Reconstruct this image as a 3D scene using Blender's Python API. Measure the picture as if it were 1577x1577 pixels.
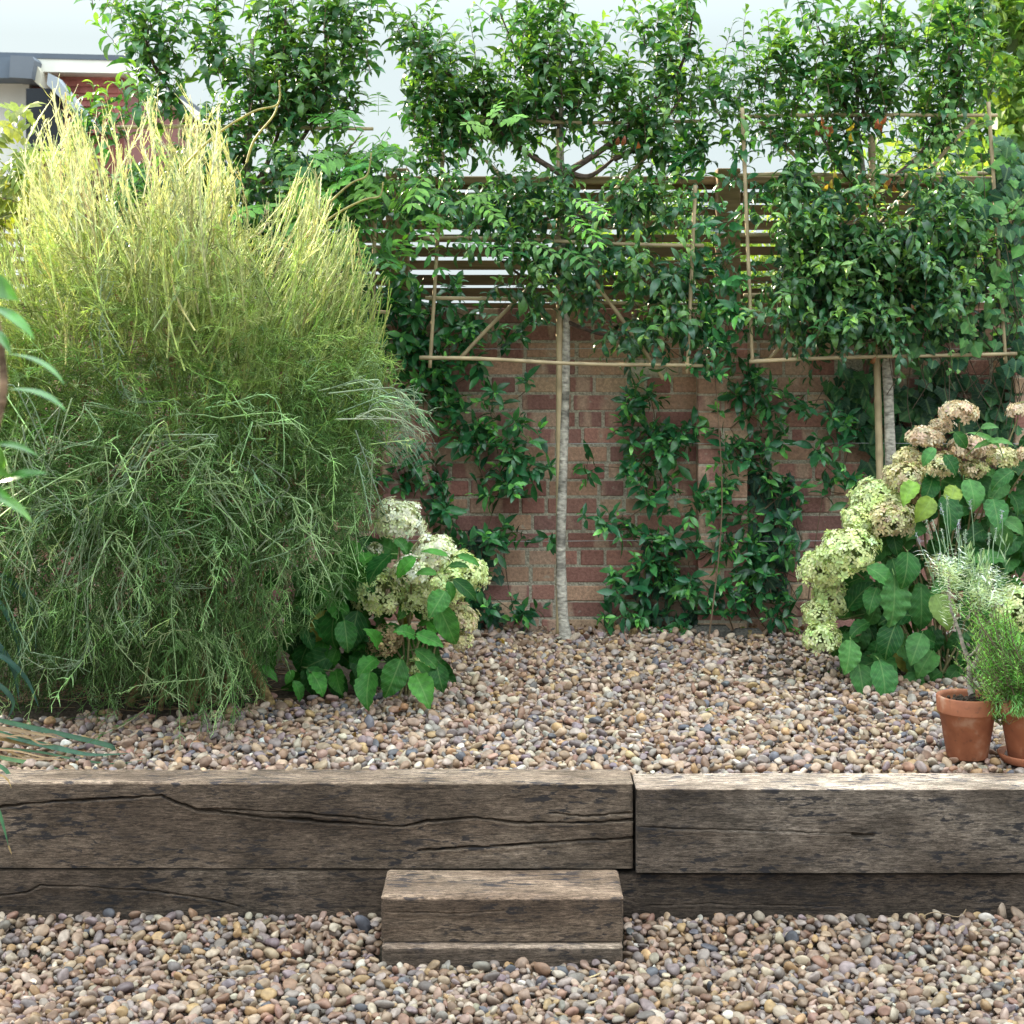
import bpy, math, random
import numpy as np
for o in list(bpy.data.objects): bpy.data.objects.remove(o)
S = bpy.context.scene
COL = S.collection
PI = math.pi
R = math.radians

# ------------------------------------------------------------------ camera, sky, sun, exposure
F = 2500.0; W = 1577.0; HOR = 503.0; CX = 788.5; EYE = 1.71
cam = bpy.data.cameras.new('camera'); camo = bpy.data.objects.new('camera', cam); COL.objects.link(camo)
camo.location = (0, 0, EYE); camo.rotation_euler = (PI/2, 0, 0)
cam.sensor_width = 36; cam.lens = 36*F/W
cam.shift_y = -(CX-HOR)/W
cam.clip_start = 0.05; cam.clip_end = 3000
cam.dof.use_dof = True; cam.dof.focus_distance = 5.7; cam.dof.aperture_fstop = 9.0
S.camera = camo
SUN_EL = R(25); SUN_AZ = R(-48)          # low sun behind the wall, to the left
wd = bpy.data.worlds.new('World'); S.world = wd; wd.use_nodes = True
nt = wd.node_tree; nt.nodes.clear()
out = nt.nodes.new('ShaderNodeOutputWorld'); bg = nt.nodes.new('ShaderNodeBackground'); nt.links.new(bg.outputs[0], out.inputs[0])
sky = nt.nodes.new('ShaderNodeTexSky'); sky.sky_type = 'NISHITA'; sky.sun_disc = False
sky.sun_elevation = SUN_EL; sky.sun_rotation = SUN_AZ; sky.dust_density = 3.0; sky.air_density = 1.2; sky.ozone_density = 1.0
# thin white cloud veil over the clear sky: overcast-like, its unseen zenith boosted to light the ground
tc = nt.nodes.new('ShaderNodeTexCoord'); sx = nt.nodes.new('ShaderNodeSeparateXYZ'); nt.links.new(tc.outputs['Generated'], sx.inputs[0])
mr = nt.nodes.new('ShaderNodeMapRange'); mr.inputs['From Min'].default_value = 0.17; mr.inputs['From Max'].default_value = 1.0
mr.inputs['To Min'].default_value = 6.0; mr.inputs['To Max'].default_value = 36.0
nt.links.new(sx.outputs['Z'], mr.inputs['Value'])
veil = nt.nodes.new('ShaderNodeVectorMath'); veil.operation = 'SCALE'; veil.inputs[0].default_value = (0.87, 1.0, 1.03)
nt.links.new(mr.outputs[0], veil.inputs['Scale'])
mx = nt.nodes.new('ShaderNodeMix'); mx.data_type = 'RGBA'; mx.inputs['Factor'].default_value = 0.94
nt.links.new(sky.outputs[0], mx.inputs['A']); nt.links.new(veil.outputs[0], mx.inputs['B'])
nt.links.new(mx.outputs['Result'], bg.inputs[0]); bg.inputs[1].default_value = 0.05
sl = bpy.data.lights.new('sun', 'SUN'); sl.energy = 5.0; sl.angle = R(0.6); sl.color = (1.0, 0.89, 0.66)
so = bpy.data.objects.new('sun', sl); COL.objects.link(so)
import mathutils
sd = mathutils.Vector((math.sin(SUN_AZ)*math.cos(SUN_EL), math.cos(SUN_AZ)*math.cos(SUN_EL), math.sin(SUN_EL)))
so.rotation_euler = sd.to_track_quat('Z', 'Y').to_euler(); so.location = sd*30
S.view_settings.view_transform = 'Standard'; S.view_settings.look = 'None'
S.view_settings.exposure = 1.6; S.view_settings.gamma = 1.0
S.cycles.max_bounces = 8; S.cycles.transparent_max_bounces = 8

# ------------------------------------------------------------------ helpers
def at(px, py, d):
    """point at depth d that stands at photograph pixel (px, py)"""
    return np.array([(px-CX)*d/F, d, EYE-(py-HOR)*d/F])
def at_n(px, py, d):
    px = np.asarray(px, float); py = np.asarray(py, float); d = np.asarray(d, float)
    return np.stack([(px-CX)*d/F, d+0*px, EYE-(py-HOR)*d/F], -1)
def nrm(v): return v/np.maximum(np.linalg.norm(v, axis=-1, keepdims=True), 1e-9)
TERR = 0.405
def terr_z(y): return 0.378+0.032*np.clip((np.asarray(y)-4.85)/1.6, 0, 1)

class MB:
    """collects vertices and faces; build() links them as ONE mesh object"""
    def __init__(s): s.v=[]; s.c=[]; s.l=[]; s.f=[]; s.n=0
    def raw(s, v, faces, col=(.5,.5,.5), luv=None):
        v=np.asarray(v,float); n=len(v)
        col=np.asarray(col,float)
        if col.ndim==1: col=np.tile(col,(n,1))
        s.v.append(v); s.c.append(col); s.l.append(np.zeros((n,3)) if luv is None else luv)
        if isinstance(faces,np.ndarray): s.f.append(faces+s.n)
        else:
            by={}
            for f in faces: by.setdefault(len(f),[]).append(f)
            for k in by: s.f.append(np.array(by[k])+s.n)
        s.n+=n
    def inst(s, tpl, Rm, T, sc, col):
        tv,tf,tl=tpl; N=len(T); n=len(tv)
        if N==0: return
        sc=np.asarray(sc,float)
        if sc.ndim==1: sc=sc[:,None]*np.ones((1,3))
        v=np.einsum('nij,nkj->nki',Rm,tv[None]*sc[:,None,:])+T[:,None,:]
        f=(tf[None]+(np.arange(N)*n)[:,None,None]).reshape(-1,tf.shape[1])
        s.raw(v.reshape(-1,3), f, np.repeat(col,n,0), np.tile(tl,(N,1)))
    def tubes(s, P, rad, sides=4, col=(.5,.5,.5), cap=False):
        P=np.asarray(P,float)
        if P.ndim==2: P=P[None]
        N,K,_=P.shape
        rad=np.broadcast_to(np.asarray(rad,float),(N,K))
        t=nrm(np.gradient(P,axis=1)); m=nrm(P[:,-1]-P[:,0]+1e-6)
        ref=np.eye(3)[np.argmin(np.abs(m),axis=1)]
        a=nrm(np.cross(t,ref[:,None,:])); b=np.cross(t,a)
        ang=np.arange(sides)*2*PI/sides
        v=P[:,:,None,:]+rad[:,:,None,None]*(np.cos(ang)[:,None]*a[:,:,None,:]+np.sin(ang)[:,None]*b[:,:,None,:])
        i=np.arange(K-1)[:,None]*sides; j=np.arange(sides)[None]; j2=(j+1)%sides
        q=np.stack([i+j,i+j2,i+sides+j2,i+sides+j],-1).reshape(-1,4)
        f=(q[None]+(np.arange(N)*K*sides)[:,None,None]).reshape(-1,4)
        col=np.asarray(col,float)
        if col.ndim==2 and len(col)==N: col=np.repeat(col,K*sides,0)
        lu=np.zeros((N,K,sides,3)); lu[...,0]=np.linspace(0,1,K)[None,:,None]
        n0=s.n
        s.raw(v.reshape(-1,3),f,col,lu.reshape(-1,3))
        if cap:
            for k in range(N):
                o=n0+k*K*sides
                s.f.append(np.array([[o+x for x in range(sides)][::-1]])); s.f.append(np.array([[o+(K-1)*sides+x for x in range(sides)]]))
    def box(s, lo, hi, col=(.5,.5,.5), bev=0.0):
        lo=np.array(lo,float); hi=np.array(hi,float); c=(lo+hi)/2; h=(hi-lo)/2
        if bev<=0:
            v=np.array([[x,y,z] for x in(-1,1) for y in(-1,1) for z in(-1,1)])*h+c
            s.raw(v,[(0,1,3,2),(4,6,7,5),(0,4,5,1),(2,3,7,6),(0,2,6,4),(1,5,7,3)],col); return
        v=[];idx={}
        for x in(-1,1):
            for y in(-1,1):
                for z in(-1,1):
                    for ax in range(3):
                        p=np.array([x,y,z])*(h-bev); p[ax]=[x,y,z][ax]*h[ax]
                        idx[(x,y,z,ax)]=len(v); v.append(p+c)
        fs=[]
        for ax in range(3):
            o1,o2=[(1,2),(2,0),(0,1)][ax]
            for sg in(-1,1):
                q=[]
                for a_,b_ in((-1,-1),(1,-1),(1,1),(-1,1)):
                    k=[0,0,0];k[ax]=sg;k[o1]=a_;k[o2]=b_;q.append(idx[(*k,ax)])
                fs.append(tuple(q if sg>0 else q[::-1]))
        for ax in range(3):
            o1,o2=[(1,2),(2,0),(0,1)][ax]
            for a_ in(-1,1):
                for b_ in(-1,1):
                    k0=[0,0,0];k0[o1]=a_;k0[o2]=b_;k1=list(k0);k0[ax]=-1;k1[ax]=1
                    q=(idx[(*k0,o1)],idx[(*k1,o1)],idx[(*k1,o2)],idx[(*k0,o2)])
                    fs.append(q if a_*b_<0 else q[::-1])
        for x in(-1,1):
            for y in(-1,1):
                for z in(-1,1):
                    q=tuple(idx[(x,y,z,a_)] for a_ in range(3)); fs.append(q if x*y*z>0 else q[::-1])
        s.raw(np.array(v),fs,col)
    def build(s, name, mat, parent=None, origin=None, smooth=True):
        me=bpy.data.meshes.new(name)
        v=np.concatenate(s.v); 
        if parent is not None: org=np.array(parent.matrix_world.translation) if parent.parent is None else np.array(parent['_org'])
        else: org=np.zeros(3) if origin is None else np.array(origin,float)
        if parent is not None and parent.parent is None: org=np.array(parent.location)
        v=v-org
        me.vertices.add(len(v)); me.vertices.foreach_set('co',v.astype(np.float32).ravel())
        loops=np.concatenate([f.ravel() for f in s.f]); tot=np.concatenate([np.full(len(f),f.shape[1]) for f in s.f])
        me.loops.add(len(loops)); me.loops.foreach_set('vertex_index',loops.astype(np.int32))
        me.polygons.add(len(tot)); me.polygons.foreach_set('loop_start',(np.cumsum(tot)-tot).astype(np.int32))
        me.update(calc_edges=True)
        me.polygons.foreach_set('use_smooth',np.full(len(tot),bool(smooth)))
        c=np.concatenate(s.c); ca=me.attributes.new('col','FLOAT_COLOR','POINT')
        ca.data.foreach_set('color',np.concatenate([c,np.ones((len(c),1))],1).astype(np.float32).ravel())
        la=me.attributes.new('luv','FLOAT_VECTOR','POINT'); la.data.foreach_set('vector',np.concatenate(s.l).astype(np.float32).ravel())
        me.materials.append(mat)
        o=bpy.data.objects.new(name,me); COL.objects.link(o)
        if parent is not None: o.parent=parent
        else: o.location=org
        if parent is not None: o['_org']=[float(x) for x in org]
        return o
def tag(o,label=None,cat=None,group=None,kind=None):
    if label: o['label']=label
    if cat: o['category']=cat
    if group: o['group']=group
    if kind: o['kind']=kind
    return o
def thing(name,loc,label,cat,group=None):
    e=bpy.data.objects.new(name,None); COL.objects.link(e); e.location=[float(x) for x in loc]; e.empty_display_size=.1
    tag(e,label,cat,group); return e

# ---- materials
def newmat(name):
    m=bpy.data.materials.new(name); m.use_nodes=True; n=m.node_tree; n.nodes.clear()
    o=n.nodes.new('ShaderNodeOutputMaterial'); return m,n,o
def nd(n,t,**kw):
    x=n.nodes.new(t)
    for k,v in kw.items():
        if k in x.inputs.keys(): x.inputs[k].default_value=v
        else: setattr(x,k,v)
    return x
def ramp(n,src,stops):
    r=n.nodes.new('ShaderNodeValToRGB'); e=r.color_ramp.elements
    while len(e)<len(stops): e.new(.5)
    for x,(p,c) in zip(e,stops): x.position=p; x.color=(*c,1) if len(c)==3 else c
    n.links.new(src,r.inputs[0]); return r.outputs[0]
def mixc(n,a,b,fac,mode='MIX'):
    x=n.nodes.new('ShaderNodeMix'); x.data_type='RGBA'; x.blend_type=mode
    for k,v in(('A',a),('B',b),('Factor',fac)):
        if hasattr(v,'is_output') or isinstance(v,bpy.types.NodeSocket): n.links.new(v,x.inputs[k])
        else: x.inputs[k].default_value=(*v,1) if isinstance(v,tuple) else v
    return x.outputs['Result']
def bump(n,h,strength,dist):
    b=nd(n,'ShaderNodeBump',Strength=strength,Distance=dist); n.links.new(h,b.inputs['Height']); return b.outputs[0]
def leafmat(name,rough=.38,transl=.3,spec=.5,veins=0.0,tint=(1.5,1.55,.5),edge=None):
    m,n,o=newmat(name); a=nd(n,'ShaderNodeAttribute',attribute_name='col'); c=a.outputs['Color']
    g=nd(n,'ShaderNodeNewGeometry'); nz=nd(n,'ShaderNodeTexNoise',Scale=45.0,Detail=2.0); n.links.new(g.outputs['Position'],nz.inputs['Vector'])
    c=mixc(n,c,ramp(n,nz.outputs[0],[(.3,(.72,.72,.72)),(.7,(1.25,1.25,1.2))]),1.0,'MULTIPLY')
    nb=None
    if veins>0:
        l=nd(n,'ShaderNodeAttribute',attribute_name='luv'); s=nd(n,'ShaderNodeSeparateXYZ'); n.links.new(l.outputs['Vector'],s.inputs[0])
        ab=nd(n,'ShaderNodeMath',operation='ABSOLUTE'); n.links.new(s.outputs[1],ab.inputs[0])
        k=nd(n,'ShaderNodeMath',operation='MULTIPLY'); n.links.new(ab.outputs[0],k.inputs[0]); k.inputs[1].default_value=-.42
        ad=nd(n,'ShaderNodeMath',operation='ADD'); n.links.new(s.outputs[0],ad.inputs[0]); n.links.new(k.outputs[0],ad.inputs[1])
        mu=nd(n,'ShaderNodeMath',operation='MULTIPLY'); n.links.new(ad.outputs[0],mu.inputs[0]); mu.inputs[1].default_value=2*PI*7
        sn=nd(n,'ShaderNodeMath',operation='SINE'); n.links.new(mu.outputs[0],sn.inputs[0])
        lat=ramp(n,sn.outputs[0],[(.9,(0,0,0)),(1.0,(.55,.55,.55))])
        mid=ramp(n,ab.outputs[0],[(.0,(1,1,1)),(.075,(0,0,0))])
        vv=mixc(n,lat,mid,1.0,'LIGHTEN')
        f=nd(n,'ShaderNodeMath',operation='MULTIPLY'); n.links.new(vv,f.inputs[0]); f.inputs[1].default_value=veins
        c=mixc(n,c,(.30,.42,.16),f.outputs[0])
        nb=bump(n,vv,-.35,.004)
    p=nd(n,'ShaderNodeBsdfPrincipled',Roughness=rough); p.inputs['Specular IOR Level'].default_value=spec
    n.links.new(c,p.inputs['Base Color'])
    if nb: n.links.new(nb,p.inputs['Normal'])
    t=nd(n,'ShaderNodeBsdfTranslucent'); n.links.new(mixc(n,c,tint,1.0,'MULTIPLY'),t.inputs[0])
    mx=nd(n,'ShaderNodeMixShader'); mx.inputs[0].default_value=transl; n.links.new(p.outputs[0],mx.inputs[1]); n.links.new(t.outputs[0],mx.inputs[2])
    n.links.new(mx.outputs[0],o.inputs[0]); return m
def colmat(name,rough=.7,nscale=40.0,amt=(.7,1.25),bmp=0.0,stretch=None,spec=.3,bscale=None):
    m,n,o=newmat(name); a=nd(n,'ShaderNodeAttribute',attribute_name='col')
    g=nd(n,'ShaderNodeTexCoord'); v=g.outputs['Object']
    if stretch:
        mp=nd(n,'ShaderNodeMapping'); mp.inputs['Scale'].default_value=stretch; n.links.new(v,mp.inputs[0]); v=mp.outputs[0]
    nz=nd(n,'ShaderNodeTexNoise',Scale=nscale,Detail=4.0); n.links.new(v,nz.inputs['Vector'])
    c=mixc(n,a.outputs['Color'],ramp(n,nz.outputs[0],[(.3,(amt[0],)*3),(.7,(amt[1],)*3)]),1.0,'MULTIPLY')
    p=nd(n,'ShaderNodeBsdfPrincipled',Roughness=rough); p.inputs['Specular IOR Level'].default_value=spec
    n.links.new(c,p.inputs['Base Color'])
    if bmp: n.links.new(bump(n,nz.outputs[0],bmp,.01),p.inputs['Normal'])
    n.links.new(p.outputs[0],o.inputs[0]); return m

M={}
M['leaf']=leafmat('glossy_leaf',.33,.30,spec=.6)
M['soft_leaf']=leafmat('soft_leaf',.5,.38)
M['ivy']=leafmat('ivy_leaf',.5,.2,spec=.28,veins=.3)
M['jasmine']=leafmat('jasmine_leaf',.27,.2,spec=.6)
M['hyd']=leafmat('hydrangea_leaf',.5,.22,spec=.22,veins=.28)
M['petal']=leafmat('petal',.7,.3,spec=.2,tint=(1.1,1.1,.8))
M['twig']=leafmat('green_twig',.5,.45,spec=.35,tint=(1.2,1.2,.95))
M['bark']=colmat('bark',.85,38,(.42,1.35),.7,(1,1,2.2))
M['stem']=colmat('stem',.7,60,(.75,1.2))
M['bamboo']=colmat('bamboo',.5,14,(.72,1.15),.1)
M['plain']=colmat('paint',.6,5,(.92,1.06))
M['soilm']=colmat('soil',.95,60,(.4,1.5),.9)
# bricks
def brickmat():
    m,n,o=newmat('brick'); a=nd(n,'ShaderNodeAttribute',attribute_name='col'); g=nd(n,'ShaderNodeTexCoord')
    mp=nd(n,'ShaderNodeMapping'); mp.inputs['Scale'].default_value=(1,1,.18); n.links.new(g.outputs['Object'],mp.inputs[0])
    sc=nd(n,'ShaderNodeVectorMath',operation='SCALE'); n.links.new(a.outputs['Color'],sc.inputs[0]); sc.inputs['Scale'].default_value=90.0
    av=nd(n,'ShaderNodeVectorMath',operation='ADD'); n.links.new(mp.outputs[0],av.inputs[0]); n.links.new(sc.outputs[0],av.inputs[1])
    n1=nd(n,'ShaderNodeTexNoise',Scale=9.0,Detail=1.0); n.links.new(av.outputs[0],n1.inputs['Vector'])
    c=mixc(n,a.outputs['Color'],(.58,.40,.30),ramp(n,n1.outputs[0],[(.56,(0,0,0)),(.62,(.8,.8,.8))]))
    n2=nd(n,'ShaderNodeTexNoise',Scale=70.0,Detail=5.0,Roughness=.7); n.links.new(g.outputs['Object'],n2.inputs['Vector'])
    c=mixc(n,c,ramp(n,n2.outputs[0],[(.3,(.62,.6,.6)),(.72,(1.3,1.28,1.25))]),1.0,'MULTIPLY')
    n3=nd(n,'ShaderNodeTexNoise',Scale=2.2,Detail=5.0); n.links.new(g.outputs['Object'],n3.inputs['Vector'])
    c=mixc(n,c,(.09,.075,.06),ramp(n,n3.outputs[0],[(.56,(0,0,0)),(.85,(.5,.5,.5))]))
    n4=nd(n,'ShaderNodeTexNoise',Scale=26.0,Detail=4.0); n.links.new(g.outputs['Object'],n4.inputs['Vector'])
    c=mixc(n,c,(.5,.44,.36),ramp(n,n4.outputs[0],[(.66,(0,0,0)),(.74,(.55,.55,.55))]))
    p=nd(n,'ShaderNodeBsdfPrincipled',Roughness=.9); p.inputs['Specular IOR Level'].default_value=.2; n.links.new(c,p.inputs['Base Color'])
    n.links.new(bump(n,n2.outputs[0],.6,.006),p.inputs['Normal']); n.links.new(p.outputs[0],o.inputs[0]); return m
M['brick']=brickmat()
M['mortar']=colmat('mortar',.95,120,(.55,1.3),.8)
def sleepermat():
    m,n,o=newmat('weathered_oak'); g=nd(n,'ShaderNodeTexCoord'); oi=nd(n,'ShaderNodeObjectInfo')
    off=nd(n,'ShaderNodeVectorMath',operation='SCALE'); off.inputs[0].default_value=(37,11,23); n.links.new(oi.outputs['Random'],off.inputs['Scale'])
    ad=nd(n,'ShaderNodeVectorMath',operation='ADD'); n.links.new(g.outputs['Object'],ad.inputs[0]); n.links.new(off.outputs[0],ad.inputs[1])
    def mapped(sc):
        mp=nd(n,'ShaderNodeMapping'); mp.inputs['Scale'].default_value=sc; n.links.new(ad.outputs[0],mp.inputs[0]); return mp.outputs[0]
    def noise(sc,scale,detail=4.0,rough=.55,dist=0.0):
        z=nd(n,'ShaderNodeTexNoise',Scale=scale,Detail=detail,Roughness=rough,Distortion=dist); n.links.new(mapped(sc),z.inputs['Vector']); return z.outputs[0]
    grain=noise((.16,1,1),330,8,.85,.9); g2=noise((.11,1,1),120,8,.82,1.5); big=noise((.35,1,1),4.5,4); dash=noise((.24,1,1),75,4.0,.6,.4); spot=noise((.5,1,1),11,4)
    c=ramp(n,big,[(.3,(.056,.040,.031)),(.5,(.102,.077,.061)),(.72,(.178,.143,.118))])
    mott=noise((.5,1,1),9,6,.7,.6); c=mixc(n,c,ramp(n,mott,[(.35,(.6,.58,.56)),(.65,(1.45,1.42,1.4))]),1.0,'MULTIPLY')
    c=mixc(n,c,ramp(n,g2,[(.40,(.38,.36,.34)),(.60,(1.65,1.65,1.65))]),1.0,'MULTIPLY')
    c=mixc(n,c,ramp(n,grain,[(.38,(.35,.33,.31)),(.62,(1.75,1.75,1.75))]),1.0,'MULTIPLY')
    k=mixc(n,ramp(n,dash,[(.535,(0,0,0)),(.585,(1,1,1))]),ramp(n,spot,[(.42,(0,0,0)),(.56,(1,1,1))]),1.0,'MULTIPLY')
    c=mixc(n,c,(.020,.019,.024),mixc(n,k,(.9,.9,.9),1.0,'MULTIPLY'))
    a=nd(n,'ShaderNodeAttribute',attribute_name='col'); c=mixc(n,c,a.outputs['Color'],1.0,'MULTIPLY')
    p=nd(n,'ShaderNodeBsdfPrincipled',Roughness=.8); p.inputs['Specular IOR Level'].default_value=.3; n.links.new(c,p.inputs['Base Color'])
    n.links.new(bump(n,grain,.9,.008),p.inputs['Normal']); n.links.new(p.outputs[0],o.inputs[0]); return m
M['sleeper']=sleepermat()
def fencemat():
    m=colmat('fence_timber',.8,60,(.6,1.3),.3,(.06,1,1)); return m
M['fence']=fencemat()
M['pebble']=colmat('pebble',.55,70,(.72,1.22),.12,spec=.4)
def potmat():
    m,n,o=newmat('terracotta'); g=nd(n,'ShaderNodeTexCoord')
    a=nd(n,'ShaderNodeTexNoise',Scale=16.0,Detail=5.0); n.links.new(g.outputs['Object'],a.inputs['Vector'])
    b=nd(n,'ShaderNodeTexNoise',Scale=55.0,Detail=4.0); n.links.new(g.outputs['Object'],b.inputs['Vector'])
    c=ramp(n,a.outputs[0],[(.3,(.24,.075,.035)),(.6,(.36,.125,.06)),(.8,(.46,.24,.15))])
    c=mixc(n,c,(.52,.36,.27),ramp(n,a.outputs[0],[(.56,(0,0,0)),(.75,(.45,.45,.45))]))
    c=mixc(n,c,(.11,.05,.03),ramp(n,b.outputs[0],[(.6,(0,0,0)),(.75,(.6,.6,.6))]))
    p=nd(n,'ShaderNodeBsdfPrincipled',Roughness=.75); n.links.new(c,p.inputs['Base Color'])
    n.links.new(bump(n,b.outputs[0],.15,.005),p.inputs['Normal']); n.links.new(p.outputs[0],o.inputs[0]); return m
M['pot']=potmat()

# ---- leaf templates: x along the leaf, y across, z its upper side
def leaf_tpl(width,profile='lance',curl=.3,fold=.25,st=5,across=3,wave=0.0,tipcurl=0.0):
    t=np.linspace(0,1,st); 
    if profile=='lance': w=np.sin(PI*np.clip(t*.97+.02,0,1))**.85
    elif profile=='ovate': w=(np.clip(t,0,1)**.55)*(1-t)**.85*(1+.25*np.sin(PI*t)); w=w/w.max()
    if st>14: w=w*(1+.022*np.where(np.arange(st)%2,1,-1))
    elif profile=='strap': w=np.minimum(1,np.minimum(t*6+.5,(1-t)*3))
    else: w=np.sin(PI*t)
    w=np.maximum(w,.03)*width/2
    ys=np.linspace(-1,1,across)
    v=[];l=[]
    ang=-curl*t*2-tipcurl*t**3; dx=np.cos(ang); dz=np.sin(ang)
    X=np.concatenate([[0],np.cumsum((dx[1:]+dx[:-1])/2)/(st-1)]); Z=np.concatenate([[0],np.cumsum((dz[1:]+dz[:-1])/2)/(st-1)])
    for i in range(st):
        for y in ys:
            v.append((X[i],y*w[i]*math.cos(fold),Z[i]+abs(y)*w[i]*math.sin(fold)+wave*width*math.sin(i*2.1+y*2)*abs(y)))
            l.append((t[i],y*w[i]/max(width/2,1e-6),0))
    f=[]
    for i in range(st-1):
        for j in range(across-1):
            a=i*across+j; f.append((a,a+across,a+across+1,a+1))
    return np.array(v),np.array(f),np.array(l)
def ivy_tpl(seed,cup=.12):
    r=np.random.default_rng(seed)
    an=np.array([180,150,118,92,66,40,0,-40,-66,-92,-118,-150]); ra=np.array([.10,.42,.40,.56,.40,.50,.72,.50,.40,.56,.40,.42])
    ra=ra*(1+r.uniform(-.1,.1,len(ra))); A=np.radians(an+r.uniform(-5,5,len(an)))
    v=[(.32,0,.05)]+[(.32+x*math.cos(a),x*math.sin(a),-cup*x*r.uniform(.3,1.8)) for x,a in zip(ra,A)]
    f=[(0,1+i,1+(i+1)%12) for i in range(12)]
    l=[(.32,0,0)]+[(p[0],p[1],0) for p in v[1:]]
    return np.array(v),np.array(f),np.array(l)
def frame(d,up,roll=None):
    d=nrm(d); y=nrm(np.cross(up,d)); z=np.cross(d,y)
    if roll is not None:
        c=np.cos(roll)[:,None]; s_=np.sin(roll)[:,None]; y,z=y*c+z*s_,-y*s_+z*c
    return np.stack([d,y,z],-1)
UP=np.array([0,0,1.0])
def colvar(r,N,a,b,t=None,v=.18):
    a=np.array(a);b=np.array(b)
    if t is None: t=r.random(N)
    c=a+(b-a)*np.clip(t,0,1)[:,None]
    return np.clip(c*(1+r.normal(0,v,(N,1)))*(1+r.normal(0,.05,(N,3))),.004,.9)
def blob_pts(r,blobs,density,d0,dt,zmin=None):
    """random points in pixel ellipses given real depths; returns pts, index of blob"""
    P=[];I=[]
    for i,b in enumerate(blobs):
        px,py,rx,ry=b[:4]; k=b[4] if len(b)>4 else 1.0
        n=max(1,int(PI*rx*ry*density*k+r.random()))
        u=r.random(n)**.5; a=r.random(n)*2*PI
        P.append(at_n(px+rx*u*np.cos(a),py+ry*u*np.sin(a),d0+dt*r.uniform(-1,1,n)*np.sqrt(1.05-u*u))); I+= [i]*n
    return np.concatenate(P),np.array(I)
def poly3(pts,d):
    return np.array([at(p[0],p[1],p[2] if len(p)>2 else d) for p in pts])
def smooth(pts,k=6):
    pts=np.asarray(pts,float); n=len(pts); o=[]
    for i in range(n-1):
        p0=pts[max(i-1,0)];p1=pts[i];p2=pts[i+1];p3=pts[min(i+2,n-1)]
        for t in np.linspace(0,1,k,endpoint=False):
            o.append(.5*((2*p1)+(-p0+p2)*t+(2*p0-5*p1+4*p2-p3)*t*t+(-p0+3*p1-3*p2+p3)*t**3))
    o.append(pts[-1]); return np.array(o)
def vnoise(seed):
    """cheap smooth 2-D noise function"""
    r=np.random.default_rng(seed); k=r.normal(0,1,(10,2)); ph=r.random(10)*6.28
    def f(x,y,sc):
        s_=0
        for i in range(10): s_=s_+np.sin((x*k[i,0]+y*k[i,1])*sc+ph[i])
        return s_/4.5
    return f

# ------------------------------------------------------------------ the setting: ground, terrace, beds, wall
SD=4.717; WD=7.04
mb=MB(); mb.raw([(-900,-200,-.16),(900,-200,-.16),(900,1500,-.16),(-900,1500,-.16)],[(0,1,2,3)],(.12,.10,.075))
tag(mb.build('ground',M['soilm']),kind='structure')
# soil body of the terrace (a raised sheet with its front hidden behind the sleepers)
nf=vnoise(5)
def sheet(x0,x1,y0,y1,nx,ny,zf,col):
    xs=np.linspace(x0,x1,nx); ys=np.linspace(y0,y1,ny); X,Y=np.meshgrid(xs,ys)
    v=np.stack([X,Y,zf(X,Y)],-1).reshape(-1,3); i=np.arange(ny-1)[:,None]*nx+np.arange(nx-1)[None]
    m=MB(); m.raw(v,np.stack([i,i+1,i+nx+1,i+nx],-1).reshape(-1,4),col); return m
mb=sheet(-4,4,SD+.10,12,160,120,lambda X,Y: terr_z(Y)-.024+.004*nf(X,Y,9),(.075,.055,.04))
tag(mb.build('terrace_soil',M['soilm']),kind='structure')
def low_z(y): 
    t=np.clip((SD-np.asarray(y))/.30,0,1); return -.012-.042*t*t*(3-2*t)
mb=sheet(-3.2,3.2,2.0,SD+.05,80,60,lambda X,Y: low_z(Y)-.026+.004*nf(X,Y,8),(.10,.08,.06))
tag(mb.build('lower_soil',M['soilm']),kind='structure')

# ---- brick wall
rb=np.random.default_rng(11)
BC=[(.200,.082,.068),(.225,.095,.078),(.175,.075,.068),(.29,.17,.115),(.34,.23,.15),(.20,.09,.078),(.25,.115,.09),(.17,.08,.072),(.32,.195,.13)]
def bricks(mb,x0,x1,z0,z1,yf,bond,white=None):
    z=z0;k=0
    while z<z1-.03:
        x=x0-rb.uniform(0,.1) if bond=='wall' else x0
        if bond=='wall' and k%2: x-=.055
        j=0
        while x<x1-.004:
            if bond=='wall': L=.215 if (j%2==0 or rb.random()<.25) else .1025
            else: L=.215 if k%2 else .1025
            a=max(x,x0);b=min(x+L,x1)
            if b-a>.02:
                c=np.array(BC[rb.integers(len(BC))])*rb.uniform(.8,1.2)*np.array((1.5,1.5,1.52))*.9+np.array((.10,.066,.055))
                if white and abs((a+b)/2-white[0])<.1 and abs(z+.03-white[1])<.035: c=np.array((.62,.57,.47))
                dy=rb.normal(0,.0016); sk=rb.normal(0,.0015)
                mb.box((a+rb.uniform(0,.003),yf+dy,z+sk),(b-rb.uniform(0,.003),yf+.06,z+.065+sk),c,.004)
            x+=L+.010; j+=1
        z+=.075;k+=1
WZ0=.30; WZ1=1.765
wall=thing('brick_wall',(0,WD+.1,TERR),'old red and tan brick garden wall behind the gravel terrace','wall')
mb=MB(); mb.box((-3.4,WD+.004,WZ0),(3.4,WD+.215,WZ1),(.50,.44,.35)); mb.build('mortar',M['mortar'],wall,smooth=False)
mb=MB(); bricks(mb,-3.4,3.4,WZ0,WZ1,WD,'wall',((990-CX)/355,EYE-(578-HOR)/355)); mb.build('brickwork',M['brick'],wall,smooth=False)
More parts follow.
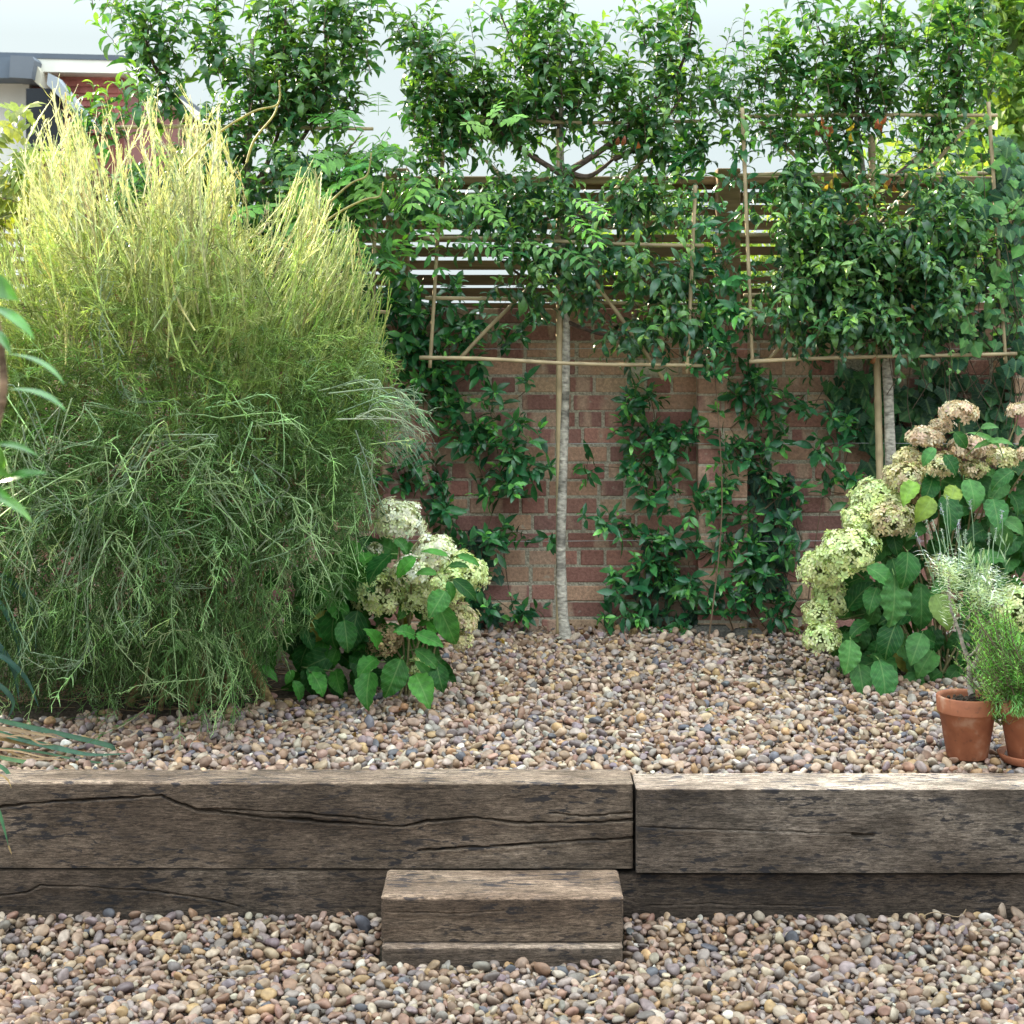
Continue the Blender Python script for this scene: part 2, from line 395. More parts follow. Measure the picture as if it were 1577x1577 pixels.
for xa in(-.555,.795,2.15):
    mb=MB(); bricks(mb,xa,xa+.215,WZ0,WZ1-.04,WD-.095,'pier')
    mb.box((xa+.004,WD-.091,WZ0),(xa+.211,WD+.003,WZ1-.045),(.50,.44,.35))
    mb.build('pier',M['brick'],wall,smooth=False)
mb=MB()
for xa,xb,zt in((.76,.93,.440),(.932,1.07,.425)):
    mb.box((xa,WD-.17,.36),(xb,WD-.10,zt),(.10,.09,.078),.02)
mb.build('footing',M['mortar'],wall,smooth=False)

# ---- slatted fence above the wall
FY=WD+.13
fence=thing('slat_fence',(0,FY,WZ1),'brown timber fence of narrow horizontal slats on top of the brick wall','fence')
mb=MB(); z=WZ1+.012; r=np.random.default_rng(3)
while z<2.33:
    for pa,pb in((-1320,-834),(-834,-350),(-350,132),(132,614),(614,1118),(1118,1600),(1600,2090),(2090,2580)):
        c=np.array((.20,.125,.07))*r.uniform(.7,1.25)
        mb.box(((pa-CX)*FY/F+.002,FY,z+r.normal(0,.003)),((pb-CX)*FY/F,FY+.018,z+.041+r.normal(0,.003)),c,.002)
    z+=.0605
mb.build('slat_panel',M['fence'],fence,smooth=False)
mb=MB(); mb.box((-4.2,FY-.03,2.335),(4.2,FY+.06,2.372),(.27,.18,.105),.004); mb.build('top_rail',M['fence'],fence,smooth=False)
for pxp in(132,614,1118,1600):
    x=(pxp-CX)*FY/F; mb=MB(); mb.box((x-.05,FY-.105,WZ1+.002),(x+.05,FY-.004,2.40),(.25,.16,.09),.004); mb.build('post',M['fence'],fence,smooth=False)

# ------------------------------------------------------------------ oak sleepers
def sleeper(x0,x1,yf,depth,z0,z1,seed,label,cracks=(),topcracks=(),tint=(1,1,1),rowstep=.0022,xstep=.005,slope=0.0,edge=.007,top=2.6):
    r=np.random.default_rng(seed); n1=vnoise(seed+100); n2=vnoise(seed+200)
    h=z1-z0; nf_=max(8,int(h/rowstep)); nt_=max(8,int(depth/.006))
    sec=[]   # (y offset, z, normal y, normal z, kind)
    for z in np.linspace(0,h-edge,nf_): sec.append((0,z,-1,0,1))
    for a in np.linspace(0,PI/2,5)[1:-1]: sec.append((edge-edge*math.cos(a),h-edge+edge*math.sin(a),-math.cos(a),math.sin(a),2))
    for y in np.linspace(edge,depth-edge,nt_): sec.append((y,h,0,1,3))
    sec.append((depth,h-edge,1,0,4)); sec.append((depth,0,1,0,4))
    sec=np.array(sec); K=len(sec)
    L=x1-x0; nx=int(L/xstep); xs=np.linspace(0,L,nx)
    X=xs[:,None]+0*sec[None,:,0]; Y=sec[None,:,0]+0*X; Z=sec[None,:,1]+0*X
    amp=.0026*n1(X*1.5,Y*10+Z*10,1.6)+.0011*n2(X*6,(Y+Z)*60,1.0)+.0016*np.where(np.isin(sec[None,:,4],(2,)),n2(X*14,Z*3,1.0),0)
    disp=amp.copy()
    wob=vnoise(seed+7)
    for cr in cracks:
        pts=np.array(cr['p'],float); w=cr.get('w',.0028); D=cr.get('d',.03)
        cx=(pts[:,0]-CX)*yf/F-x0; cz=(EYE-(pts[:,1]-HOR)*yf/F)-z0
        zc=np.interp(xs,cx,cz)+.0016*wob(xs*40,xs*0+cz[0]*9,1.0)+.0009*wob(xs*150,xs*0+2+cz[0]*9,1.0)
        fade=np.clip((xs-cx[0])/.04,0,1)*np.clip((cx[-1]-xs)/.04,0,1) if not cr.get('full') else np.ones_like(xs)
        if cr.get('full'): fade=((xs>=cx[0]-.02)&(xs<=cx[-1]+.02)).astype(float)
        ww=w*(1+.45*wob(xs*22,xs*0+3,1.0)); ww=np.maximum(ww,.0008)
        dz=Z-zc[:,None]; front=(sec[:,4]==1)[None]
        disp-= front*D*fade[:,None]*np.exp(-(dz/ww[:,None])**4)
        disp+= front*.002*fade[:,None]*np.exp(-((dz+.007)/.006)**2)      # raised lip below a split
    P=np.stack([X,Y+disp*sec[None,:,2],Z+disp*sec[None,:,3]],-1)
    endw=np.clip(np.minimum(xs,L-xs)/edge,0,1)[:,None]     # rounded ends
    P[...,1]+= (1-endw)**2*edge*.8*(sec[None,:,4]==1); P[...,2]-= (1-endw)**2*edge*.6*(sec[None,:,4]==3)
    P[...,2]+= slope*(X-L/2)
    P=P+np.array([x0,yf,z0]); i=np.arange(nx-1)[:,None]*K; j=np.arange(K-1)[None]
    q=np.stack([i+j,i+K+j,i+K+j+1,i+j+1],-1).reshape(-1,4)
    tc_=np.array(tint)[None]*np.where(np.isin(sec[:,4],(2,3)),top,1.0)[:,None]   # skylight painted into the tops, over some weathered silvering
    mb=MB(); mb.raw(P.reshape(-1,3),q,np.tile(tc_,(nx,1)))
    for e in(0,nx-1):
        ring=P[e]; c=ring.mean(0); v=np.concatenate([ring,c[None]]); f=np.array([(a,(a+1)%K,K) if e else ((a+1)%K,a,K) for a in range(K)])
        mb.raw(v,f,np.array(tint)*.85)
    o=mb.build('timber_sleeper',M['sleeper'],origin=((x0+x1)/2,yf+depth/2,z0))
    return tag(o,label,'sleeper')
def X_(px,d=SD): return (px-CX)*d/F
def Z_(py,d=SD): return EYE-(py-HOR)*d/F
xj=X_(977)
c1=[(-40,1246),(0,1243),(76,1235),(167,1230),(249,1225),(269,1235),(304,1247),(406,1258),(507,1266),(621,1273),(660,1264),(736,1259),(800,1267),(918,1266),(977,1262)]
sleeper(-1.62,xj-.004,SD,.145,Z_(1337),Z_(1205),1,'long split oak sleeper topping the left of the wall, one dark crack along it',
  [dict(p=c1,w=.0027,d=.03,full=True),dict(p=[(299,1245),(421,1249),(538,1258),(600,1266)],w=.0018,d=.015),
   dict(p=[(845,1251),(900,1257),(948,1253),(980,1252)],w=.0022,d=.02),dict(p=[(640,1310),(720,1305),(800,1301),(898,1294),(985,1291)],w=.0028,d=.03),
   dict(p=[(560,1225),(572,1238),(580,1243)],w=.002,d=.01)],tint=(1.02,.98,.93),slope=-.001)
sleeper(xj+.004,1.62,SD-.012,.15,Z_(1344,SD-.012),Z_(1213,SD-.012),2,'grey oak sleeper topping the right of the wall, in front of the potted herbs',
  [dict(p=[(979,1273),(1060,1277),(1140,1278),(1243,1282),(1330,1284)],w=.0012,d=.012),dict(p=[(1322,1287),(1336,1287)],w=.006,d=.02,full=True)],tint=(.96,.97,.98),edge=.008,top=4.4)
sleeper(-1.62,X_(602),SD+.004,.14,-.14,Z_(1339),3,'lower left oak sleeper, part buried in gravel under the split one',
  [dict(p=[(-20,1382),(40,1375),(62,1363),(140,1366),(240,1373),(330,1386),(380,1400)],w=.0016,d=.012)],tint=(.80,.77,.74),top=.5)  # top edge tinted dark as the shade in the joint
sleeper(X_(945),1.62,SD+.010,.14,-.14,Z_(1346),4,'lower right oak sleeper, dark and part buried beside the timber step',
  [dict(p=[(990,1395),(1100,1392),(1300,1396)],w=.001,d=.006)],tint=(.74,.73,.73),top=.5)  # dark top edge paints in the shade under the upper sleeper
SF=F/558
sleeper(X_(587,SF),X_(960,SF),SF,SD-SF-.006,Z_(1451,SF)+.002,Z_(1381,SF),5,'short timber step block with a worn top tinted sky-bright in front of the sleeper wall',
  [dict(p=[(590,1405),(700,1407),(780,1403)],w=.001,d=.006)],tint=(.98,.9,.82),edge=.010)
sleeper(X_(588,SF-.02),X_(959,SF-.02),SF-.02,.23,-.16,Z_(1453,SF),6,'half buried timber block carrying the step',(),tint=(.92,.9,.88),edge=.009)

# ------------------------------------------------------------------ gravel (dropped pebble by pebble)
def ico(sub):
    t=(1+5**.5)/2; v=[(-1,t,0),(1,t,0),(-1,-t,0),(1,-t,0),(0,-1,t),(0,1,t),(0,-1,-t),(0,1,-t),(t,0,-1),(t,0,1),(-t,0,-1),(-t,0,1)]
    f=[(0,11,5),(0,5,1),(0,1,7),(0,7,10),(0,10,11),(1,5,9),(5,11,4),(11,10,2),(10,7,6),(7,1,8),(3,9,4),(3,4,2),(3,2,6),(3,6,8),(3,8,9),(4,9,5),(2,4,11),(6,2,10),(8,6,7),(9,8,1)]
    v=[np.array(p)/np.linalg.norm(p) for p in v]
    for _ in range(sub):
        c={};g=[]
        def mid(a,b):
            k=(min(a,b),max(a,b))
            if k not in c: m=v[a]+v[b]; v.append(m/np.linalg.norm(m)); c[k]=len(v)-1
            return c[k]
        for a,b,d in f:
            x,y,z=mid(a,b),mid(b,d),mid(d,a); g+=[(a,x,z),(b,y,x),(d,z,y),(x,y,z)]
        f=g
    return np.array(v),np.array(f)
IV,IF=ico(2)
def pebble_tpl(seed):
    r=np.random.default_rng(seed); v=IV.copy()
    for _ in range(r.integers(3,7)):                    # worn facets
        n=nrm(r.normal(0,1,3)); h=r.uniform(.62,.9); s_=v@n; m=s_>h; v[m]-= (s_[m]-h)[:,None]*n*.85
    for _ in range(4):
        n=nrm(r.normal(0,1,3)); v*= (1+.13*np.sin(v@n*2.2+r.uniform(0,6)))[:,None]
    return v,IF,np.zeros_like(v)
PT=[pebble_tpl(50+i) for i in range(14)]
PC=np.array([(.44,.33,.235),(.40,.30,.25),(.34,.30,.275),(.60,.52,.42),(.13,.135,.16),(.28,.185,.125),(.29,.235,.25),(.47,.32,.17),(.50,.42,.34),(.36,.26,.20),(.38,.34,.31),(.22,.19,.185),(.70,.66,.60),(.33,.20,.15)])
PW=np.array([18,12,9,6,4,15,8,8,11,16,8,8,1.5,7.]);PW/=PW.sum()
def drop(x0,x1,y0,y1,rmean,layers,zf,keep,seed,name,label,tone=1.0):
    r=np.random.default_rng(seed); N=int((x1-x0)*(y1-y0)/(PI*rmean*rmean*.78)*layers)
    cell=.04; grid={}; out=[]
    rs=np.clip(rmean*np.exp(r.normal(0,.33,N)),rmean*.42,rmean*1.8)
    for i in range(N):
        best=None; ri=rs[i]
        for _ in range(3):
            x=r.uniform(x0,x1); y=r.uniform(y0,y1)
            gx,gy=int(x/cell+1000),int(y/cell+1000); h=0.0
            for a in(-1,0,1):
                for b in(-1,0,1):
                    for(qx,qy,qr,qh) in grid.get((gx+a,gy+b),()):
                        dd=(qx-x)**2+(qy-y)**2; RR=(qr+ri)*.86
                        if dd<RR*RR:
                            hh=qh+.62*math.sqrt(RR*RR-dd)
                            if hh>h: h=hh
            if best is None or h<best[2]: best=(x,y,h)
        x,y,h=best
        if h>.034: continue
        if not keep(x,y,r): continue
        grid.setdefault((int(x/cell+1000),int(y/cell+1000)),[]).append((x,y,ri,h)); out.append((x,y,h,ri))
    A=np.array(out); n=len(A); mb=MB(); kind=r.integers(0,len(PT),n)
    q=nrm(r.normal(0,1,(n,3))*np.array([.42,.42,1])); yaw=r.uniform(0,2*PI,n)
    d=np.stack([np.cos(yaw),np.sin(yaw),0*yaw],-1); Rm=frame(d-q*(d*q).sum(-1,keepdims=True),q)
    sc=np.stack([A[:,3]*r.uniform(1.0,1.35,n),A[:,3]*r.uniform(.78,1.0,n),A[:,3]*r.uniform(.5,.78,n)],-1)
    T=np.stack([A[:,0],A[:,1],zf(A[:,1])+A[:,2]-.018+A[:,3]*.3],-1)
    col=np.clip(PC[r.choice(len(PC),n,p=PW)]*(1+r.normal(0,.14,(n,1)))*(1+r.normal(0,.03,(n,3)))*np.array((.86,.795,.76))*tone,.02,.65)
    for k in range(len(PT)):
        m=kind==k; mb.inst(PT[k],Rm[m],T[m],sc[m],col[m])
    return tag(mb.build(name,M['pebble'],origin=((x0+x1)/2,(y0+y1)/2,float(zf(np.array(y0))))),label,'gravel',kind='stuff')
bn=vnoise(77)
def keep_up(x,y,r):
    if x<-.27+.05*bn(x,y,9):
        e=5.30+.10*bn(x,y,6)+max(0,(x+1.25))*.42
        if y>e and r.random()<min(1,(y-e)/.25): return False
    if x>.86 and y>5.95+.06*bn(x,y,7) and r.random()<.85: return False
    if y>6.95: return r.random()<.35
    return True
drop(-2.3,2.3,SD+.135,7.0,.0102,1.75,terr_z,keep_up,21,'terrace_gravel','pale tan and grey pebbles spread over the upper terrace',np.array((.98,.97,.97)))
XL0,XL1=X_(587,SF)-.012,X_(960,SF)+.012
drop(-1.75,1.75,3.45,SD-.012,.0114,1.95,low_z,lambda x,y,r: not(XL0<x<XL1 and y>SF-.028),22,'lower_gravel','mixed brown and grey pebbles in front of the sleepers',np.array((.74,.72,.71)))

# dry bits lying about
def bits(name,pts3,rad,col,label,cat):
    mb=MB(); mb.tubes(smooth(pts3,5),np.linspace(rad,rad*.5,5*(len(pts3)-1)+1)[None],5,np.array([col]),cap=True)
    return tag(mb.build(name,M['stem'],origin=pts3[0]),label,cat)
def lowpt(px,py,lift=.014):
    d=4.3
    for _ in range(12): d=(EYE-float(low_z(d))-lift)*F/(py-HOR)
    return at(px,py,d)
def uppt(px,py,lift=.012):
    d=5.5
    for _ in range(12): d=(EYE-float(terr_z(d))-lift)*F/(py-HOR)
    return at(px,py,d)
straw=(.48,.36,.20); dark=(.14,.09,.055)
bits('dry_stalk',[lowpt(900,1508),lowpt(915,1503,.02),lowpt(935,1494,.018)],.0035,straw,'thick pale straw stalk on pebbles at the right foot of the step','dry stalk')
bits('dry_stalk',[lowpt(905,1546),lowpt(925,1540,.02),lowpt(944,1530,.016)],.0036,straw,'pale split stalk on the gravel below the step\'s right corner','dry stalk')
bits('dry_stalk',[lowpt(822,1488,.016),lowpt(850,1495,.02)],.003,straw,'short straw stalk touching the middle of the half buried block','dry stalk')
bits('dry_twig',[lowpt(290,1520),lowpt(330,1505,.025),lowpt(372,1507,.02),lowpt(410,1493)],.002,dark,'thin brown twig lying on the lower gravel well left of the step','twig')
bits('dry_twig',[lowpt(1430,1420),lowpt(1422,1412,.03),lowpt(1440,1405,.04),lowpt(1475,1412,.04),lowpt(1488,1400,.05),lowpt(1480,1416,.02)],.0018,(.30,.21,.13),'curled dry twig on the gravel against the dark lower right sleeper','twig')
bits('dry_twig',[lowpt(545,1412,.03),lowpt(536,1400,.07)],.002,(.34,.25,.15),'dry twig sticking up beside the lower left sleeper, near the step','twig')
bits('dry_twig',[uppt(182,1122),uppt(210,1104,.02),uppt(236,1080,.03)],.003,(.42,.34,.24),'pale bare twig on the gravel at the front edge of the broom','twig')
CL=[leaf_tpl(.5,'ovate',.9,.5,6,3)]
r=np.random.default_rng(44); n=210; X=r.uniform(-.6,1.3,n); Y=np.where(r.random(n)<.7,WD-.02-np.abs(r.normal(0,.09,n)),r.uniform(5.0,6.9,n)); mb=MB(); yw=r.uniform(0,6.28,n)
mb.inst(CL[0],frame(np.stack([np.cos(yw),np.sin(yw),r.normal(.05,.2,n)],-1),nrm(UP+r.normal(0,.35,(n,3)))),np.stack([X,Y,terr_z(Y)+r.uniform(.004,.02,n)],-1),r.uniform(.016,.042,n),colvar(r,n,(.13,.055,.03),(.34,.20,.09),None,.2))
tag(mb.build('leaf_litter',M['soft_leaf'],origin=(0,WD-.1,TERR)),'crisp brown leaf litter on the gravel at the foot of the brick wall','leaf litter',kind='stuff')
def fallen(px,py,L,yaw,col,label,fn):
    mb=MB(); mb.inst(CL[0],frame(np.array([[math.cos(yaw),math.sin(yaw),.1]]),UP[None]),np.array([fn(px,py,.02)]),np.array([L]),np.array([col]))
    return tag(mb.build('fallen_leaf',M['soft_leaf'],origin=fn(px,py,.02)),label,'leaf')
fallen(783,1484,.032,.4,(.28,.16,.07),'curled brown dead leaf on the pebbles before the step',lowpt)
fallen(765,985,.06,.6,(.42,.26,.08),'tan fallen leaf on the upper gravel between hydrangea and tree trunk',uppt)
fallen(1098,1092,.05,2.4,(.25,.30,.09),'yellowing green fallen leaf on gravel left of the lavender pot',uppt)
fallen(900,975,.05,2.0,(.25,.11,.06),'reddish dead leaf by the foot of the middle tree',uppt)
fallen(1140,966,.05,1.0,(.28,.36,.12),'small green fallen leaf at the foot of the brick pier',uppt)

# ------------------------------------------------------------------ pleached trees, bamboo frames
LT=[leaf_tpl(.34,'lance',c,.4,6,3,tipcurl=tcv) for c,tcv in((.45,.7),(.7,1.0),(.3,.5),(.9,.8))]
def shoots(r,pts,dirs,length,spacing,llen,col_fn,leaf_mb,twig_mb,tpls,twig_col,twig_r=.0016,radial=.9,updir=None,droop=0.0,lvar=.22,whorl=1):
    """leafy shoots: alternate leaves along a short twig"""
    for i in range(len(pts)):
        L=length*r.uniform(.6,1.3); n=max(3,int(L/spacing)); d=dirs[i]/np.linalg.norm(dirs[i])
        t=np.linspace(.06,1,n); bend=nrm(r.normal(0,1,3))*.16*L
        P=pts[i]+d*(t*L)[:,None]+bend*(t*t)[:,None]+np.array([0,0,-droop*L])*(t*t)[:,None]
        a=r.uniform(0,6.28)+np.arange(n)*2.4
        u=nrm(np.cross(d,np.array([.3,.5,.81]))); w=np.cross(d,u)
        for k in range(whorl):
            ak=a+k*2*PI/whorl
            out=np.cos(ak)[:,None]*u+np.sin(ak)[:,None]*w
            f=t[:,None]**2
            ld=nrm(out*radial*(1-.55*f)+d*(.35+.75*f)+r.normal(0,.18,(n,3))+np.array([0,0,-droop*.6]))
            up=nrm(d*.8+UP*.7+r.normal(0,.25,(n,3)))
            Rm=frame(ld,up,r.normal(0,.3,n))
            sc=llen*np.clip(1+r.normal(0,lvar,n),.5,1.5)*(1-.45*t**3)
            col=col_fn(r,n,t)
            kk=r.integers(0,len(tpls),n)
            for q in range(len(tpls)):
                m=kk==q
                if m.any(): leaf_mb.inst(tpls[q],Rm[m],P[m],sc[m],col[m])
        if twig_mb is not None:
            j=np.linspace(0,n-1,4).astype(int)
            PP=np.concatenate([pts[i][None],P[j]])
            twig_mb.tubes(PP[None],np.linspace(twig_r,twig_r*.4,5)[None],3,np.array([twig_col]))
def canes(name,items,d,label,group):
    f=thing(name,at(items[0][0][0],980,d)*np.array([1,1,0])+np.array([0,0,TERR]),label,'plant frame',group)
    r=np.random.default_rng(int(items[0][0][0]))
    for it in items:
        a,b=it[0],it[1]; da=it[2] if len(it)>2 else 0; rad=(it[3] if len(it)>3 else 3.1)/F*d
        A=at(a[0],a[1],d+da); B=at(b[0],b[1],d+da); n=int(np.linalg.norm(B-A)/.03)+2
        t=np.linspace(0,1,n); P=A+(B-A)*t[:,None]; P[:,2]+=.004*np.sin(t*PI*r.uniform(1,3)); 
        node=(np.abs(((t*np.linalg.norm(B-A)/.21+r.random())%1)-.5)<.075)
        rr=rad*(1-.12*t)*np.where(node,1.13,1.0)
        c=np.array((.54,.41,.25))*r.uniform(.8,1.12); cc=np.repeat((c[None]*np.where(node,.8,1.0)[:,None]),8,0)
        m=MB(); m.tubes(P[None],rr[None],8,cc,cap=True); m.build('cane',M['bamboo'],f)
    return f
TD=6.78; FD=6.74
canes('bamboo_frame',[((682,235),(662,566),-.05),((1071,285),(1058,576),-.11),((646,551),(1082,565),-.12),((655,459),(1086,470),.03),((652,366),(1084,378),-.1),((668,187),(1078,188),.03),
  ((708,553),(868,385),.05),((1022,584),(892,398),-.04),((1052,186),(872,365),.05),((690,190),(862,362),.06),((862,978),(862,200),.05,6)],FD,
  'bamboo cane frame tied behind the middle tree, its lower bar crossing the bare trunk','bamboo training frames')
canes('bamboo_frame',[((1143,166),(1159,561),-.10),((1522,157),(1549,558),-.08),((1154,557),(1566,543),-.10),((1140,180),(1536,176),.02),((1138,270),(1541,268),.03),((1140,362),(1545,364),.03),((1145,455),(1550,455),.03),
  ((1183,555),(1345,375),.04),((1512,546),(1365,380),.04),((1170,186),(1345,365),.05),((1500,185),(1350,350),.05),((1361,975),(1342,205),.05,6)],FD,
  'bamboo cane frame behind the ivy-grown right hand tree, rising left of the pot plants','bamboo training frames')
canes('bamboo_frame',[((578,290),(573,592),-.12),((188,285),(180,590),0),((170,577),(602,573),-.02),((170,472),(600,480),.02),((180,375),(600,382),.03),((180,196),(575,197),.03),((380,978),(380,200),.05,6)],FD,
  'bamboo cane frame half hidden behind the tall broom shrub','bamboo training frames')

def tree_col(r,n,t):
    young=np.clip((t-.55)*2.0,0,1)*r.uniform(.2,1)
    return colvar(r,n,(.032,.12,.045),(.29,.48,.10),young*.95+r.random(n)**2*.3,.2)
def dark_col(r,n,t): 
    return colvar(r,n,(.027,.10,.052),(.17,.36,.11),r.random(n)**2.5*.9,.2)
def pleached(trunk,tr,limbs,upper,tiers,seed,label,dead=(),airy=()):
    r=np.random.default_rng(seed); base=at(trunk[0][0],trunk[0][1],TD)
    root=thing('pleached_tree',base,label,'tree','pleached trees along the wall')
    P=smooth(poly3(trunk,TD),8); n=len(P); m=MB(); t=np.linspace(0,1,n)
    rad=tr/F*TD*(1.12-.75*t)*(1+.05*np.sin(t*60)+.35*np.exp(-t*40))
    cc=np.array((.47,.42,.36))*(1+.12*np.sin(t*61+np.sin(t*23)*3)[:,None])*np.where(t[:,None]>.55,.6,1)*np.where(r.random((n,1))<.13,.45,1)
    m.tubes(P[None],rad[None],12,np.repeat(cc,12,0)); 
    tko=m.build('trunk',M['bark'],root)
    m=MB()
    for a,b,w in limbs:
        A=at(a[0],a[1],TD); B=at(b[0],b[1],TD-r.uniform(-.05,.12)); mid=(A+B)/2+np.array([0,0,-.05])
        lm=MB(); lm.tubes(smooth([A,mid,B],6)[None],np.linspace(w,w*.35,13)[None]/F*TD,6,np.array([(.11,.075,.06)])); lm.build('limb',M['bark'],tko)
    leaf=MB(); tw=MB()
    # upright shoots
    bl=upper; pts,idx=blob_pts(r,[(b[0],b[1]+b[3]*.45,b[2]*(.7 if b[1]<110 else .95),b[3]*.8,b[4] if len(b)>4 else 1) for b in bl],1/440.,TD,.17)
    dirs=np.stack([r.normal(0,.30,len(pts)),r.normal(0,.30,len(pts)),np.ones(len(pts))],-1)
    shoots(r,pts,dirs,.24,.0155,.096,tree_col,leaf,m,LT,(.12,.07,.05),.0022,droop=.15)
    # dark horizontal tiers
    pts,idx=blob_pts(r,tiers,1/255.,TD-.03,.2); g_=vnoise(seed+5); pts=pts[g_(pts[:,0],pts[:,2],9.0)<.45]
    dirs=np.stack([r.normal(0,1,len(pts)),r.normal(-.35,.7,len(pts)),r.normal(.1,.35,len(pts))],-1)
    shoots(r,pts,dirs,.12,.0125,.080,dark_col,leaf,m,LT,(.10,.065,.05),.0018,droop=1.1)
    # looser young shoots in front of and between the tiers
    pts,idx=blob_pts(r,[(b[0],b[1],b[2]*1.1,b[3]*1.2) for b in tiers],1/1100.,TD-.16,.12)
    dirs=np.stack([r.normal(0,.8,len(pts)),r.normal(-.5,.4,len(pts)),r.normal(.7,.4,len(pts))],-1)
    shoots(r,pts,dirs,.16,.014,.080,tree_col,leaf,m,LT,(.14,.10,.05),.002,droop=.2)
    pts,idx=blob_pts(r,airy,1/2300.,TD,.2)
    dirs=np.stack([r.normal(0,.45,len(pts)),r.normal(0,.3,len(pts)),np.ones(len(pts))],-1)
    shoots(r,pts,dirs,.22,.018,.08,tree_col,leaf,m,LT,(.14,.09,.05),.002,droop=.15)
    # a few leaves turned yellow or brown
    for (px,py,k,c) in dead:
        q=at_n(px+r.normal(0,9,k),py+r.normal(0,9,k),TD-.2+r.normal(0,.03,k))
        leaf.inst(LT[1],frame(np.stack([r.normal(0,.4,k),r.normal(-.2,.3,k),-np.ones(k)],-1),nrm(r.normal(0,.4,(k,3))+np.array([0,-1,0]))),q,np.full(k,.06),np.tile(np.array(c)*.8,(k,1)))
    leaf.build('crown',M['leaf'],root); m.build('twigs',M['stem'],root)
    return root
lim=lambda c,tops:[((c[0],c[1]),t,w) for t,w in tops]
U2=[(633,50,25,40),(660,88,35,40),(698,126,55,48),(675,171,58,48),(671,228,60,38),(766,23,20,25),(800,50,30,30),(842,20,20,28),(868,8,20,22),(842,65,50,38),(789,88,38,25),(861,95,58,38),(842,152,105,38),(842,190,90,36),(804,213,70,28),
 (991,50,26,18),(1033,38,25,30),(1063,16,28,30),(1044,76,60,38),(995,126,58,38),(1063,152,60,38),(1033,209,90,38),(995,247,60,24),(1063,255,50,24),(938,213,48,24),(1125,160,30,30),(735,215,60,35),(760,170,50,35),(920,150,40,30)]
T2=[(823,282,70,20),(785,304,90,18),(995,289,60,24),(976,318,48,14),(736,316,58,22),(800,338,55,12),(766,396,60,24),(823,403,70,30),(861,381,40,20),(842,438,80,25),(880,449,40,18),(930,388,30,13),(957,381,38,12),(995,426,70,23),(1040,415,30,14),(968,506,50,18),(1014,498,50,18),(1052,487,30,14),(700,355,40,18),(905,330,40,14),(1040,325,40,15),(650,290,60,30)]
tr2=[(871,984),(866,930),(864,830),(868,700),(871,600),(872,480),(869,380),(866,300),(865,250),(863,150),(858,40)]
pleached(tr2,7.6,[((866,270),(690,110),5),((866,270),(1045,110),6),((866,262),(945,245),6),((945,245),(1050,150),5),((868,330),(740,315),4),((868,330),(1010,300),4),((870,430),(770,400),4),((870,430),(1010,420),4),((872,495),(1000,500),4),((700,120),(632,30),3),((1045,110),(1070,5),3),((865,200),(770,20),3)],
 U2,T2,201,'middle pleached tree with a pale bare trunk standing in the gravel before the wall',[(960,215,3,(.35,.10,.05))],[(735,130,40,60),(760,260,90,30),(920,110,40,60),(945,250,60,30),(650,140,40,60),(1110,110,50,50),(1130,200,50,60),(880,240,120,30),(700,270,60,30)])
U3=[(1186,65,14,18),(1201,95,24,14),(1259,19,24,25),(1251,49,28,24),(1262,91,34,24),(1224,126,44,28),(1285,126,44,28),(1365,19,28,20),(1361,49,33,24),(1342,80,48,28),(1342,118,58,33),(1410,68,48,28),(1468,34,38,33),(1494,19,38,24),(1475,87,58,38),(1506,133,48,28),(1449,141,58,28),(1266,160,58,28),(1323,167,58,28),(1380,160,58,28),(1437,183,48,24),(1259,213,56,28),(1228,243,38,28),(1418,228,40,28),(1285,259,48,18),(1170,150,30,20),(1190,215,30,30),(1330,210,35,25)]
T3=[(1213,316,58,28),(1285,342,78,33),(1247,365,58,28),(1304,380,88,33),(1380,361,48,28),(1266,399,58,24),(1342,407,58,28),(1247,437,58,24),(1209,437,38,18),(1304,449,68,28),(1380,437,68,38),(1426,399,58,38),(1449,361,48,38),(1266,487,58,24),(1213,502,38,18),(1247,521,48,14),(1323,494,68,28),(1323,525,48,14),(1399,487,58,38),(1456,437,58,48),(1456,316,48,28),(1230,285,50,25),(1400,290,50,28),(1310,300,40,20)]
tr3=[(1378,985),(1372,725),(1366,560),(1357,440),(1346,340),(1334,298),(1325,235),(1319,190),(1322,120)]
pleached(tr3,8.2,[((1338,305),(1375,275),5),((1338,300),(1250,180),5),((1375,275),(1460,160),5),((1345,340),(1230,320),4),((1350,370),(1440,340),4),((1357,440),(1250,430),4),((1357,440),(1450,430),4),((1365,520),(1260,500),4),((1320,200),(1260,40),3),((1322,190),(1365,30),3),((1460,160),(1490,30),3)],
 U3,T3,301,'right hand pleached tree with a forked grey trunk, leaves partly yellow and brown',[(1265,190,6,(.34,.12,.06)),(1352,188,4,(.40,.11,.06)),(1309,200,2,(.62,.42,.05)),(1284,272,3,(.60,.40,.08)),(1348,292,3,(.65,.45,.06)),(1370,280,3,(.32,.12,.06)),(1388,490,2,(.30,.13,.06)),(1360,540,2,(.33,.13,.06)),(1380,521,1,(.62,.46,.06))],[(1180,110,25,40),(1200,170,50,40),(1300,90,40,50),(1400,120,50,60),(1310,230,120,40),(1420,260,100,40),(1180,270,60,50),(1530,110,30,50),(1500,190,60,40)])
U1=[(152,11,20,12),(164,30,30,14),(213,65,48,28),(259,34,38,28),(247,76,48,28),(243,110,38,18),(266,145,28,24),(323,23,28,24),(331,57,28,20),(400,23,28,24),(438,30,48,28),(495,23,58,28),(552,23,56,28),(438,88,68,38),(495,95,58,48),(552,95,46,28),(381,126,48,28),(438,145,68,38),(495,152,58,38),(419,190,88,28),(476,198,58,28),(361,213,48,28),(400,240,58,20),(350,90,30,30),(220,170,40,30),(160,200,40,30)]
